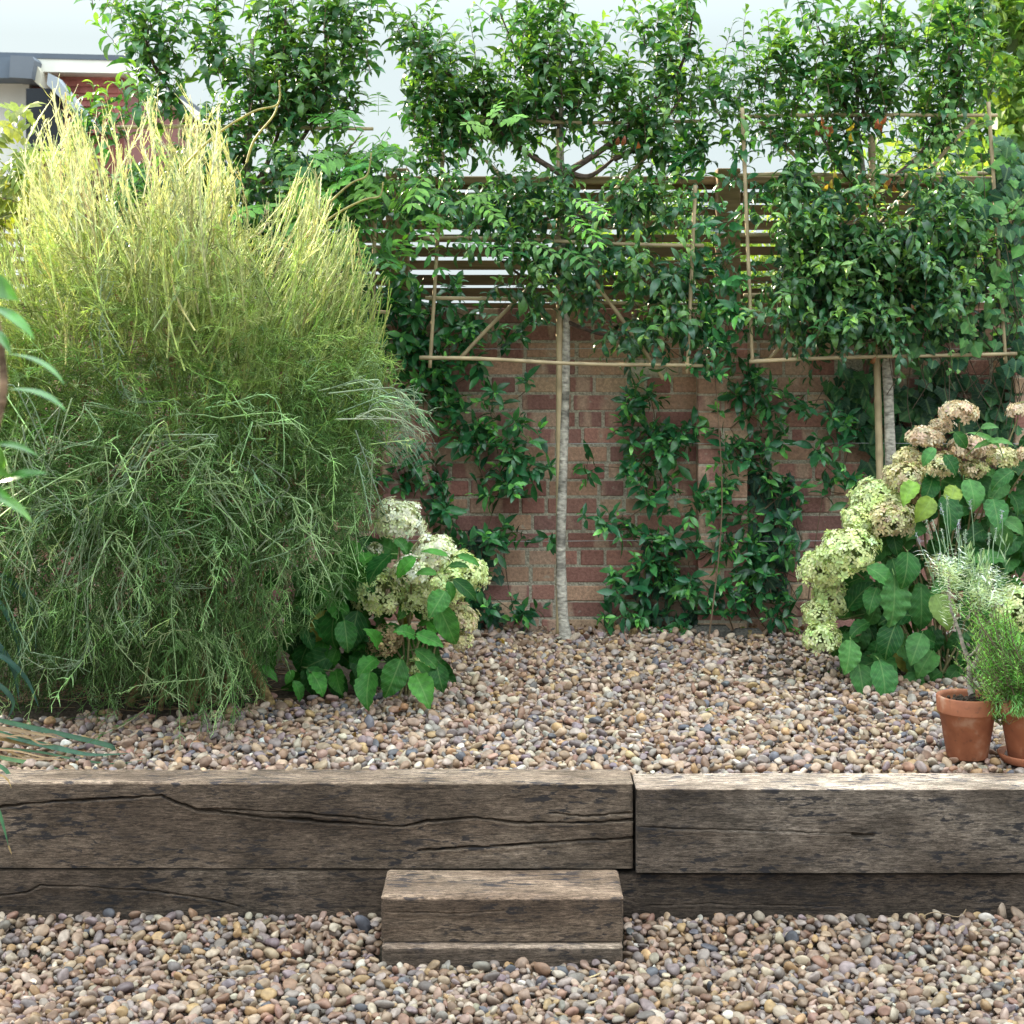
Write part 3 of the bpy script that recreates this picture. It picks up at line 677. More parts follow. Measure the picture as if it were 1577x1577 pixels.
T1=[(500,250,60,30),(420,270,80,30),(300,250,80,30),(500,300,70,30),(400,350,80,40),(300,380,100,50),(550,300,40,40),(520,420,40,40),(200,300,80,50),(440,440,60,40)]
pleached([(380,985),(380,700),(378,500),(380,300),(385,200),(388,60)],7.6,[((380,300),(437,180),6),((437,180),(440,10),5),((380,300),(506,150),6),((506,150),(500,10),5),((380,250),(250,120),5),((250,120),(215,20),4),((382,300),(500,300),4)],
 U1,T1,101,'left pleached tree whose trunk is hidden by the tall broom shrub',(),[(190,40,40,30),(290,80,50,60),(370,60,40,60),(480,60,70,60),(560,110,40,60),(600,60,30,50),(330,190,60,40),(460,230,80,40)])

# ------------------------------------------------------------------ star jasmine on the wall
JT=[leaf_tpl(.40,'lance',c,.30,5,3) for c in(.1,.3,.5)]
def jas_col(r,n,t): return colvar(r,n,(.024,.125,.052),(.20,.52,.10),np.clip((t-.5)*2.0,0,1)*r.uniform(0,1)**1.3+r.random(n)**2*.2,.2)
def jasmine(base,blobs,seed,label,d=6.93,dens=1/440.,L=.08,ll=.072,tall=None):
    r=np.random.default_rng(seed); root=thing('star_jasmine',np.append(at(base[0],base[1],d)[:2],TERR-.01),label,'climbing plant','jasmine climbers on the wall')
    leaf=MB(); st=MB(); B=np.append(at(base[0],base[1],d)[:2],TERR-.02)
    made=[B]
    for b in sorted(blobs,key=lambda q:-q[1]):          # each shoot grows on from the nearest stem below it
        tp=at(b[0],b[1],d); A=min(made,key=lambda q: np.linalg.norm(q-tp)+(2 if q[2]>tp[2]+.02 else 0)); mid=(A+tp)/2+np.array([r.normal(0,.03),.015,r.normal(0,.02)])
        P=smooth([A,mid,tp],6); P[:,1]=np.minimum(P[:,1],WD-.015); st.tubes(P[None],np.linspace(.004 if A is B else .003,.0018,len(P))[None],5,np.array([(.17,.11,.07)])); made.append(tp)
    pts,_=blob_pts(r,blobs,dens,d,.07)
    k=len(pts); dirs=np.stack([r.normal(0,.8,k),r.normal(-.75,.5,k),r.normal(.35,.6,k)],-1)
    shoots(r,pts,dirs,L,.017,ll,jas_col,leaf,st,JT,(.12,.13,.05),.0013,whorl=2,radial=1.0,droop=.1)
    leaf.build('foliage',M['jasmine'],root); st.build('stem',M['stem'],root); return root
jasmine((740,968),[(774,683,60,52),(759,759,48,28),(816,725,32,25),(744,831,36,28),(820,827,28,16),(745,910,33,46),(800,950,28,22),(750,615,28,16),(820,592,14,9),(730,690,25,30)],401,'star jasmine on the bricks immediately left of the middle tree trunk')
jasmine((655,968),[(690,640,38,50),(640,720,46,28),(685,760,28,36),(690,560,52,42),(600,730,28,36),(650,520,60,50),(614,449,42,46),(603,487,38,38),(637,529,55,36),(690,476,28,36),(736,510,62,22),(815,512,30,18),(680,800,30,30),(590,560,25,40),(650,600,40,40)],402,'star jasmine behind the white hydrangea, climbing past the frame bar to the slats')
jasmine((1015,968),[(1010,652,54,52),(957,670,24,14),(915,717,17,13),(976,725,38,23),(1014,690,48,38),(1020,765,48,33),(918,800,17,17),(957,805,33,18),(975,832,38,18),(1033,858,38,38),(995,905,46,42),(957,950,42,22),(1033,957,55,24),(1000,610,25,20)],403,'star jasmine between the middle tree trunk and the brick pier')
jasmine((1133,968),[(1145,580,36,44),(1164,626,33,28),(1213,622,24,14),(1141,698,33,24),(1182,702,36,46),(1095,763,40,38),(1198,767,30,46),(1145,812,56,38),(1060,866,36,38),(1198,843,30,28),(1107,923,64,36),(1190,930,46,26),(1213,957,24,11),(1170,880,36,36),(1110,845,30,30),(1125,660,20,25)],404,'star jasmine spreading over the brick pier and the concrete footing')
jasmine((1238,968),[(1281,645,36,17),(1266,690,26,26),(1293,733,28,23),(1266,770,18,11),(1323,664,22,14),(1300,760,18,18),(1240,620,16,10)],405,'thin star jasmine on the bricks between pier and right hand tree')
jasmine((1090,968),[(1065,262,30,26),(1076,331,25,22),(1114,342,18,14),(1087,411,36,36),(1095,449,40,36),(1103,491,42,36),(1099,551,33,28),(1023,529,22,12),(1148,266,13,22),(1144,327,13,18),(1130,420,26,30),(1120,520,36,30),(1080,300,16,25)],406,'tall star jasmine climbing the canes in front of the fence post',d=6.70)

# ------------------------------------------------------------------ ivy
IT=[ivy_tpl(600+i) for i in range(5)]
def ivy(name,blobs,seed,label,d,dt,size,dens,ca,cb,trail=(),origin=None,down=1.0):
    r=np.random.default_rng(seed); root=thing(name,np.append(at(*(origin or (blobs[0][0],blobs[0][1])),d)[:2],TERR),label,'ivy')
    leaf=MB(); st=MB()
    pts,_=blob_pts(r,blobs,dens,d,dt); n=len(pts); pts[:,1]=np.minimum(pts[:,1],WD-.012)
    ld=np.stack([r.normal(0,.55,n),r.normal(-.35,.25,n),-down*np.abs(r.normal(.8,.4,n))],-1); up=nrm(np.stack([r.normal(0,.35,n),-np.ones(n),r.normal(.45,.35,n)],-1))
    Rm=frame(ld,up); sc=size*np.clip(1+r.normal(0,.28,n),.4,1.6); col=colvar(r,n,ca,cb,r.random(n)**2,.18); k=r.integers(0,5,n)
    for q in range(5): leaf.inst(IT[q],Rm[k==q],pts[k==q],sc[k==q],col[k==q])
    for i in range(0,n,6):     # climbing stems
        p=pts[i]; e=p+np.array([r.normal(0,.1),.02,-r.uniform(.15,.4)]); e[2]=max(e[2],TERR-.02)
        st.tubes(smooth([p,(p+e)/2+r.normal(0,.02,3),e],4)[None],np.full((1,9),.0018),4,np.array([(.10,.075,.05)]))
    for tr in trail:
        P=smooth(poly3(tr,d-dt),8); P=P+r.normal(0,.004,P.shape); st.tubes(P[None],np.linspace(.002,.0008,len(P))[None],4,np.array([(.14,.16,.07)]))
        m=len(P); ld=np.stack([r.normal(0,.8,m),r.normal(-.3,.3,m),-np.abs(r.normal(.6,.4,m))],-1)
        leaf.inst(IT[0],frame(ld,nrm(np.stack([r.normal(0,.4,m),-np.ones(m),r.normal(.6,.3,m)],-1))),P+r.normal(0,.012,P.shape),size*np.linspace(.75,.4,m)*r.uniform(.6,1.2,m),colvar(r,m,(.10,.25,.07),(.17,.34,.09)))
    leaf.build('foliage',M['ivy'],root); st.build('stem',M['stem'],root); return root
ivy('large_leaved_ivy',[(1300,582,30,18),(1330,620,48,36),(1350,660,38,28),(1420,590,60,36),(1500,600,80,36),(1460,645,60,40),(1345,700,24,18),(1550,650,50,40),(1400,640,50,40),(1530,700,50,60),(1330,585,30,14)],501,'dark ivy with large leaves covering the wall low behind the right hydrangea',6.98,.05,.074,1/210.,(.014,.058,.028),(.045,.15,.045))
ivy('trailing_ivy',[(1500,222,60,22,.6),(1540,300,40,46),(1555,400,40,60),(1520,480,60,46),(1560,540,30,30),(1480,380,50,60,.6),(1560,250,30,40),(1450,300,50,40,.5),(1420,470,60,50,.5),(1380,400,50,60,.35),(1590,400,60,170),(1430,540,60,20),(1540,350,60,100),(1480,520,40,30),(1330,470,60,50,.3),(1250,420,60,60,.25)],502,'light and dark ivy trailing over the fence and canes at far right',6.72,.16,.050,1/150.,(.014,.065,.034),(.13,.32,.085),
  trail=[[(1455,150),(1480,250),(1500,330),(1470,420),(1463,500),(1466,580)],[(1577,300),(1530,360),(1480,450),(1500,520)],[(1290,445),(1360,430),(1400,400),(1420,340),(1480,300)],[(1540,450),(1500,460),(1490,500)],[(1520,190),(1440,210),(1430,260)]])
for k,(bl,lab) in enumerate([([(744,828,33,18),(738,890,28,55),(742,948,38,24)],'small dark ivy low on the bricks beside the white hydrangea'),
    ([(1022,838,38,18),(1030,950,56,26),(1010,900,40,30)],'small dark ivy under the jasmine left of the brick pier'),
    ([(1186,775,38,66),(1178,875,36,48),(1200,825,30,40)],'small dark ivy on the wall right of the brick pier')]):
    ivy('small_ivy',bl,510+k,lab,6.98,.04,.042,1/110.,(.018,.06,.042),(.035,.10,.06))

# ------------------------------------------------------------------ wisteria and the golden shrub at the left
PL=[leaf_tpl(.40,'lance',c,.2,4,3) for c in(.1,.3)]
def pinnate(r,base,dirv,L,nl,llen,mb,st,ca,cb,up=UP):
    d=dirv/np.linalg.norm(dirv); t=np.linspace(.12,1,nl); P=base+d*(t*L)[:,None]+np.array([0,0,-.28*L])*(t*t)[:,None]
    tg=nrm(np.gradient(P,axis=0)); side=nrm(np.cross(tg,up+r.normal(0,.15,3))); col0=colvar(r,1,ca,cb)[0]
    for sg in(-1,1):
        ld=nrm(tg*.45+side*sg+np.array([0,0,-.18])+r.normal(0,.08,P.shape))
        mb.inst(PL[r.integers(2)],frame(ld,nrm(up+r.normal(0,.2,P.shape))),P,llen*(.75+.45*np.sin(t*2.6))*r.uniform(.85,1.15,nl),np.clip(col0*(1+r.normal(0,.1,(nl,1))),.01,.8))
    mb.inst(PL[0],frame(tg[-1:],up[None]),P[-1:],np.array([llen]),col0[None])
    st.tubes(np.concatenate([base[None],P])[None],np.linspace(.0016,.0007,nl+1)[None],3,np.array([(.14,.2,.07)]))
def fronds(name,blobs,seed,label,cat,d,dt,dens,ca,cb,L=.22,ll=.055,stems=(),front=(0,-.5,.1),single=(),sll=None):
    r=np.random.default_rng(seed); root=thing(name,np.append(at(blobs[0][0],blobs[0][1],d)[:2],TERR),label,cat); leaf=MB(); st=MB()
    pts,_=blob_pts(r,blobs,dens,d,dt)
    for p in pts: pinnate(r,p,r.normal(0,.7,3)+np.array(front),L*r.uniform(.7,1.2),int(r.integers(5,8)),ll,leaf,st,ca,cb,nrm(UP+r.normal(0,.3,3)+np.array([0,-.6,0])))
    for (a,b,n) in single:
        A=at(a[0],a[1],d-.1); B=at(b[0],b[1],d-.2); pinnate(r,A,B-A,np.linalg.norm(B-A)*1.05,n,sll or ll,leaf,st,ca,cb,nrm(UP+np.array([0,-.7,0])))
    for s_ in stems: P=smooth(poly3(s_,d),8); st.tubes(P[None],np.linspace(.006,.002,len(P))[None],5,np.array([(.16,.11,.07)]))
    leaf.build('foliage',M['soft_leaf'],root); st.build('stem',M['stem'],root); return root
fronds('wisteria',[(560,210,50,38),(540,270,56,38),(605,262,38,38),(560,330,56,46),(625,335,48,28),(530,385,38,38),(645,285,38,18),(500,330,50,50),(590,390,40,30),(470,300,60,50,.6)],701,
  'wisteria with feathery leaves on the fence behind the broom, reaching the middle tree','climbing plant',6.55,.15,1/1000.,(.045,.17,.035),(.19,.40,.06),
  stems=[[(470,960),(480,700),(520,420),(600,300)],[(520,420),(500,300),(560,200)]],
  sll=.044,single=[((745,215),(765,140),6),((760,205),(722,175),6),((770,190),(800,165),5),((720,300),(765,318),7),((770,300),(715,290),6),((880,305),(925,312),6),((870,330),(918,352),6),((700,340),(655,352),6),((690,345),(670,322),6),((800,375),(850,372),6),((860,380),(905,395),5),((700,375),(770,365),7),((640,290),(690,300),7)])
fronds('golden_shrub',[(15,255,45,40),(40,300,50,40),(10,325,40,30),(70,270,30,20,.7),(-20,290,40,70),(30,350,50,30,.6)],702,'sunlit yellow green shrub with feathery leaves at far left behind the broom','shrub',6.45,.3,1/620.,(.20,.26,.04),(.34,.36,.06),L=.2,ll=.065,
  stems=[[(-30,1000),(-20,700),(10,320)]],single=[((60,205),(15,150),6),((15,190),(45,142),5),((40,215),(8,180),5),((55,225),(20,235),6)])

# ------------------------------------------------------------------ the big broom
def broom():
    r=np.random.default_rng(801); base=at(300,1075,5.75); base[2]=TERR-.02
    root=thing('broom_shrub',base,'huge wispy broom shrub, golden on top and weeping green threads below','shrub')
    D0=5.72; TOPX=[-80,0,40,62,85,112,135,150,185,215,240,265,292,330,350,380,400,430,445,482,500,530,552,575,592,640]
    TOPY=[330,340,250,170,112,125,170,150,175,195,108,95,150,142,185,225,250,275,285,238,300,345,352,400,455,560]
    top=lambda x: np.interp(x,TOPX,TOPY)
    def depth(px,py,u,R=.62):
        rr=np.clip(1-((px-285)/330)**2*.8-((py-560)/620)**2*.55,.06,1); return D0+u*R*np.sqrt(rr)
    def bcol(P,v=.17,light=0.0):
        """twig colour by height: sun glow painted into the yellow young tips on top, green old wood below, glaucous hanging threads"""
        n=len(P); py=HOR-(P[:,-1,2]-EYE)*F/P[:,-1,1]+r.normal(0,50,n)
        st_=np.array([[.78,.77,.50],[.60,.64,.30],[.36,.45,.13],[.19,.31,.075],[.13,.25,.068],[.11,.215,.062]]); yy=[180,330,480,600,720,1050]  # upper stops carry the painted sunlight
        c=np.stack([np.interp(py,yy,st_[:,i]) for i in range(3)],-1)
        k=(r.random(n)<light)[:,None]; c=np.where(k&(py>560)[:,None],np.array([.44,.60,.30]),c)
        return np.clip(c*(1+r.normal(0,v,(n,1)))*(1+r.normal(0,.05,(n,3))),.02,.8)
    def twiglets(P,N,spacing,ln,ang,col,rad,droop=0.0,mb=None,curl=.3,skip=0.1):
        """side twigs along polylines P (n,K,3)"""
        n,K,_=P.shape; seg=np.linalg.norm(np.diff(P,axis=1),axis=2).sum(1); cnt=np.maximum((seg/spacing).astype(int),1)
        own=np.repeat(np.arange(n),cnt); t=skip+(1-skip)*r.random(len(own)); x=t*(K-1); i=np.minimum(x.astype(int),K-2); f=(x-i)[:,None]
        B=P[own,i]*(1-f)+P[own,i+1]*f; tg=nrm(P[own,i+1]-P[own,i]); o=nrm(r.normal(0,1,(len(own),3))); o=nrm(o-tg*(o*tg).sum(-1,keepdims=True))
        L=ln*r.uniform(.5,1.5,len(own))*(1.1-.5*t); d=nrm(tg*math.cos(ang)+o*math.sin(ang)+r.normal(0,.12,o.shape))
        e=d*L[:,None]; drp=np.array([0,0,-droop])*L[:,None]; q=tg*L[:,None]*curl
        Q=np.stack([B,B+e*.55+drp*.2,B+e+drp+q*.5],1)
        mb.tubes(Q,np.array([rad,rad*.85,rad*.5])[None],3,col[own] if col.ndim==2 else col); return Q
    twi=MB(); wood=MB()
    # woody stems
    for k in range(15):
        px=r.uniform(90,520); py=r.uniform(430,640); e=at(px,py,depth(px,py,r.uniform(-.7,.7))); b=base+np.array([r.normal(0,.10),r.normal(0,.08),0])
        P=smooth([b,b+(e-b)*.3+np.array([r.normal(0,.05),r.normal(0,.05),.12]),b+(e-b)*.7+r.normal(0,.06,3),e],8); c=np.array((.34,.23,.10))*r.uniform(.6,1.15)
        wood.tubes(P[None],np.linspace(.016,.006,len(P))[None]*r.uniform(.6,1.1),7,c[None])
    RY=[100,350,480,590,640,680,740,800,860,920,1000,1060,1120]; RX=[560,575,585,615,625,600,582,580,572,540,470,410,390]
    def inside(P,slack=14):
        d_=P[...,1]; px=P[...,0]*F/d_+CX; py=HOR-(P[...,2]-EYE)*F/d_
        ok=px<np.interp(py,RY,RX)+r.normal(0,slack,(len(P),1)); ok&=py>np.interp(px,TOPX,TOPY)-30
        return ok.all(1)
    # upright wands of the top, in loose clumps
    def wands(n,spread,lmin,lmax,u0,u1,rad,cA,cB,tw,clump):
        cx=r.uniform(-60,590,clump); ch=r.integers(0,clump,n); coff=r.random(clump)**1.5*.8; px=cx[ch]+r.normal(0,9,n); tp=top(px)+spread*(coff[ch]+.55*r.random(n)**1.6); u=np.clip(((ch*.377)%1)*2-1+r.normal(0,.15,n),u0,u1)
        d=depth(px,tp+150,u); tip=at_n(px,tp,d); L=r.uniform(lmin,lmax,n)
        lean=np.stack([(px-290)/300*.26+r.normal(0,.12,n),r.normal(0,.12,n)+u*.12,np.ones(n)],-1); lean=nrm(lean)
        t=np.linspace(0,1,7)[None,:,None]; side=r.normal(0,.03,(n,1,3)); side[...,2]=0
        P=tip[:,None]-lean[:,None]*(L[:,None,None]*(1-t))-side*np.sin(t*PI)*1.2+ -np.sign(px-290)[:,None,None]*np.array([.05,0,0])*(1-t)**2*L[:,None,None]
        ok=inside(P,26); P=P[ok]; n=len(P)
        col=bcol(P); twi.tubes(P,np.linspace(rad,rad*.55,7)[None],4,col)
        twiglets(P,n,.0065*tw,.016,.42,col,.0013,mb=twi,curl=.6); twiglets(P,n,.06*tw,.08,.36,col,.0012,mb=twi,curl=.6)
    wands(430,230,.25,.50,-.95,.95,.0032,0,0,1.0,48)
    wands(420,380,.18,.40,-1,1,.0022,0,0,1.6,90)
    # loose sunlit wands leaning out on the right flank
    n=170; px=r.uniform(455,605,n); tp=np.interp(px,[455,480,545,605],[270,240,340,440])+150*r.random(n)**1.5; tip=at_n(px,tp,D0+r.uniform(-.25,.35,n)); L=r.uniform(.22,.5,n); lean=nrm(np.stack([r.normal(.26,.2,n),r.normal(0,.1,n),np.ones(n)],-1)); t=np.linspace(0,1,7)[None,:,None]
    P=tip[:,None]-lean[:,None]*(L[:,None,None]*(1-t))-np.array([.10,0,0])*(1-t)**2*L[:,None,None]; col=bcol(P)*1.1; twi.tubes(P,np.linspace(.0026,.0014,7)[None],4,col); twiglets(P,n,.008,.013,.42,col,.0012,mb=twi,curl=.6)
    # thick bushy middle
    n=3900; a=r.uniform(0,2*PI,n); q=r.random(n)**.5; px=280+335*q*np.cos(a); py=590+260*q*np.sin(a); py=np.maximum(py,top(px)+190+70*np.sin(px*.045)+120*r.random(n)); u=r.uniform(-1,1,n)
    B=at_n(px,py,depth(px,py,u)); up_=np.clip(.9-(py-480)/260,-.5,1.1)
    d=nrm(np.stack([(px-285)/330*.8+r.normal(0,.6,n),u*.5-.2+r.normal(0,.5,n),up_+r.normal(0,.5,n)],-1)); L=r.uniform(.08,.24,n)
    t=np.linspace(0,1,5)[None,:,None]; P=B[:,None]+d[:,None]*L[:,None,None]*t+np.array([0,0,-.35])*L[:,None,None]*t*t+r.normal(0,.02,(n,1,3))*np.sin(t*PI)
    ok=inside(P); P=P[ok]; n=len(P); py=py[ok]
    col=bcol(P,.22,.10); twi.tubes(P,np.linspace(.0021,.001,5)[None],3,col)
    twiglets(P,n,.012,.036,.8,col,.0013,mb=twi,curl=.4)
    # loose weeping skirt
    n=2900; px=r.uniform(-80,620,n); py=580+r.normal(0,55,n)*.6+420*r.random(n); u=r.uniform(-1,1,n)
    B=at_n(px,py,depth(px,py,u,.70)); fl=np.clip((py-560)/330,0,1)
    d=nrm(np.stack([(px-285)/330*.7+r.normal(0,.75,n),u*.6-.3+r.normal(0,.45,n),.55-fl*.9+r.normal(0,.55,n)],-1)); L=r.uniform(.09,.27,n); dr=r.uniform(.1,1.1,n)*(.5+.5*fl)
    t=np.linspace(0,1,7)[None,:,None]; kink=r.normal(0,.12,(n,1,3)); P=B[:,None]+d[:,None]*L[:,None,None]*(t-.2*t*t)+np.array([0,0,-1.0])*(L*dr)[:,None,None]*t*t+kink*L[:,None,None]*np.sin(t*PI*1.5)
    P[...,2]=np.maximum(P[...,2],TERR+.012+.01*r.random((n,1))); ok=inside(P,18); P=P[ok]; n=len(P)
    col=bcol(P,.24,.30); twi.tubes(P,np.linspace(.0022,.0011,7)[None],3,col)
    twiglets(P,n,.015,.036,.9,col,.0013,droop=.15,mb=twi)
    # wispy outliers on the right flank
    n=120; px=r.uniform(560,625,n); py=r.uniform(600,690,n); B=at_n(px,py,D0+r.uniform(-.2,.3,n)); d=nrm(np.stack([np.abs(r.normal(.8,.4,n)),r.normal(-.2,.4,n),r.normal(.2,.3,n)],-1)); L=r.uniform(.06,.15,n)
    P=B[:,None]+d[:,None]*L[:,None,None]*t+np.array([0,0,-.9])*L[:,None,None]*t*t; twi.tubes(P,np.linspace(.0014,.0007,7)[None],3,colvar(r,n,(.16,.27,.17),(.28,.38,.25)))
    # hanging fringe down to the gravel
    n=480; px=r.uniform(-60,400,n); u=r.uniform(-1,.8,n); py=r.uniform(880,985,n); B=at_n(px,py,depth(px,py,u,.6)); L=r.uniform(.14,.36,n)
    d=np.stack([r.normal(0,.45,n),r.normal(-.1,.3,n),-np.ones(n)],-1); P=B[:,None]+d[:,None]*L[:,None,None]*t+np.array([1.,0,.0])*(r.normal(0,.2,n)*L)[:,None,None]*np.sin(t*3)
    P[...,2]=np.maximum(P[...,2],TERR+.012+.01*r.random((n,1))); ok=inside(P); P=P[ok]; n=len(P)
    col=bcol(P,.22,.2); twi.tubes(P,np.linspace(.0019,.001,7)[None],3,col)
    twiglets(P,n,.014,.030,.8,col,.0012,droop=.2,mb=twi)
    # long pale arching threads in front
    fr=[[(215,680),(190,740),(120,800),(112,900)],[(230,690),(150,760),(128,860),(125,1000),(95,1027),(52,1014)],[(375,800),(330,740),(290,700),(250,690)],[(355,800),(300,812),(250,810)],[(320,735),(350,790),(355,840)],[(240,800),(265,870),(270,905),(310,900)],
        [(385,700),(420,750),(428,772)],[(100,620),(80,690),(90,735)],[(40,660),(45,740),(100,800),(90,860)],[(105,770),(70,790),(40,880),(45,960),(30,1020)],[(155,810),(160,860),(110,905)],[(215,690),(330,670),(275,672)],[(205,760),(230,820),(200,910),(205,980)],[(20,730),(8,800),(30,880)],
        [(600,610),(640,625),(662,650)],[(560,640),(610,620),(650,610)],[(555,690),(575,720),(568,790)],[(540,640),(600,640),(640,660)],[(390,860),(440,830),(480,800)],[(165,560),(190,610),(230,618)],[(168,560),(140,480),(160,430)],[(60,700),(40,620),(20,600)],[(500,600),(560,590),(600,600),(625,640)]]
    for pts in fr:
        for k in range(3):
            P=smooth(poly3([(p[0]+r.normal(0,16),p[1]+r.normal(0,9)) for p in pts],D0-.62+r.uniform(-.04,.1)),5); c=colvar(r,1,(.28,.38,.25),(.42,.50,.33))
            twi.tubes(P[None],np.linspace(.0027,.0014,len(P))[None],4,c); twiglets(P[None],1,.024,.04,.8,c,.0013,droop=.2,mb=twi)
    n=70; px=r.uniform(-20,540,n); py=r.uniform(620,860,n); t=np.linspace(0,1,12)[None,:,None]; B=at_n(px,py,depth(px,py,-1.0)-.03); yaw=r.uniform(0,6.28,n); h=np.stack([np.cos(yaw),np.sin(yaw)*.3-.15,r.uniform(-.1,.5,n)],-1); L=r.uniform(.14,.38,n)
    P=B[:,None]+h[:,None]*L[:,None,None]*np.sin(t*1.6)+np.array([0,0,-1.])*(L*r.uniform(.3,1.1,n))[:,None,None]*t*t+r.normal(0,.03,(n,1,3))*np.sin(t*7); ok=inside(P,10); P=P[ok]; n=len(P)
    c=colvar(r,n,(.29,.44,.21),(.45,.58,.32)); twi.tubes(P,np.linspace(.0025,.0012,12)[None],4,c); twiglets(P,n,.03,.035,.8,c,.0012,droop=.2,mb=twi)
    # three long bare sunlit shoots
    for pts in([(455,375,5.9),(500,320,5.9),(540,283,5.9),(565,270,5.9),(572,235,5.9)],[(450,385,5.8),(510,335,5.8),(560,308,5.8),(585,302,5.8),(590,280,5.8)],[(270,270,5.7),(330,210,5.7),(390,172,5.7),(428,160,5.7),(430,124,5.7)],[(380,250,5.8),(392,215,5.8),(420,180,5.8),(428,160,5.8)]):
        P=smooth(poly3(pts,5.8),6); twi.tubes(P[None],np.linspace(.005,.003,len(P))[None],5,np.array([(.40,.36,.16)]))
    twi.build('twigs',M['twig'],root); wood.build('woody_stems',M['bark'],root)
broom()
# straw under the broom
r=np.random.default_rng(820); mb=MB(); n=520; px=r.uniform(-40,470,n); py=r.uniform(985,1095,n); py=np.where(px>380,r.uniform(960,1050,n),py); B=np.array([uppt(a,b,0) for a,b in zip(px,py)]); B[:,2]=TERR+r.uniform(0,.035,n)
yaw=r.normal(0,.5,n)+PI*(r.random(n)>.5); L=r.uniform(.08,.30,n); t=np.linspace(0,1,4)[None,:,None]; d=np.stack([np.cos(yaw),np.sin(yaw)*.6,r.normal(0,.10,n)],-1)
P=B[:,None]+d[:,None]*L[:,None,None]*t+np.array([0,0,.2])*L[:,None,None]*np.sin(t*PI)*r.normal(0,.5,(n,1,1)); P[...,2]=np.maximum(P[...,2],TERR-.012)
mb.tubes(P,np.linspace(.0016,.0008,4)[None],3,colvar(r,n,(.16,.10,.05),(.40,.28,.15),None,.2)); tag(mb.build('dry_straw',M['stem'],origin=at(200,1060,5.7)),'dry straw and fallen twigs on the soil under the broom','straw',kind='stuff')

# ------------------------------------------------------------------ strap leaved plant at the left edge
ST=[leaf_tpl(.085,'strap',c,.35,9,3) for c in(.15,.4)]
def strap(mb,pts,w,col,d):
    P=smooth(poly3(pts,d),6); n=len(P); tg=nrm(np.gradient(P,axis=0)); sd_=nrm(np.cross(tg,np.array([.1,-.75,.65]))); up=np.cross(sd_,tg)
    t=np.linspace(0,1,n); ww=w*.62*np.minimum(1,np.minimum(.45+t*3,(1-t)*2.2+.03))
    v=np.stack([P-sd_*ww[:,None],P-up*ww[:,None]*.35,P+sd_*ww[:,None]],1).reshape(-1,3); f=[]
    for i in range(n-1):
        for j in range(2): a=i*3+j; f.append((a,a+1,a+4,a+3))
    mb.raw(v,np.array(f),np.clip(np.array(col),0,1))
root=thing('strap_leaved_plant',uppt(-60,1120,0),'blue green strap leaved plant at the left edge, leaning over the sleepers','plant'); mb=MB()
for pts,w,c,d in [([(-60,1095),(20,1114),(100,1132),(160,1146),(174,1152),(176,1162),(172,1172)],.0135,(.03,.095,.05),5.0),([(-60,1112),(20,1135),(80,1150),(140,1162),(200,1160)],.014,(.045,.125,.08),4.98),([(-30,1150),(60,1158),(120,1170),(180,1176),(232,1168)],.006,(.035,.10,.04),4.95),
   ([(-20,1162),(30,1172),(60,1176),(96,1186)],.010,(.10,.20,.08),4.92),([(-40,1165),(0,1180),(14,1192),(23,1201)],.010,(.05,.14,.08),4.80),([(-30,1215),(-6,1240),(6,1275),(13,1303)],.0075,(.07,.19,.10),4.66),
   ([(-50,960),(-10,985),(20,1030),(30,1080)],.016,(.03,.085,.07),5.35),([(-50,900),(0,930),(30,1000),(20,1060)],.014,(.035,.10,.08),5.4),([(-50,1010),(0,1010),(40,1045),(60,1090)],.014,(.03,.09,.075),5.3),([(-60,880),(10,890),(50,940),(55,1010)],.013,(.035,.10,.075),5.45),([(-60,1040),(-10,1050),(20,1080),(10,1110)],.014,(.03,.08,.06),5.25)]: mb=MB(); strap(mb,pts,w,c,d); mb.build('green_blade',M['soft_leaf'],root)
r=np.random.default_rng(830)
for k in range(22):
    mb=MB(); x=r.uniform(-60,20); y=r.uniform(1115,1182); l=r.uniform(60,150); strap(mb,[(x,y),(x+l*.4,y+r.uniform(0,12)),(x+l*.75,y+r.uniform(6,18)),(x+l,y+r.uniform(8,22)+(0 if y<1165 else -6))],r.uniform(.004,.010),np.array((.33,.21,.12))*r.uniform(.6,1.3),4.95+r.uniform(-.03,.08)); mb.build('dead_blade',M['soft_leaf'],root)['label']='dry brown dead blade'
for pts in([(-20,1190),(0,1193),(12,1202),(18,1214)],[(-10,1192),(6,1196),(16,1203)],[(13,1302),(18,1316)]): mb=MB(); strap(mb,pts,.004,(.40,.27,.14),4.69); mb.build('dead_blade',M['soft_leaf'],root)['label']='dry brown dead blade'

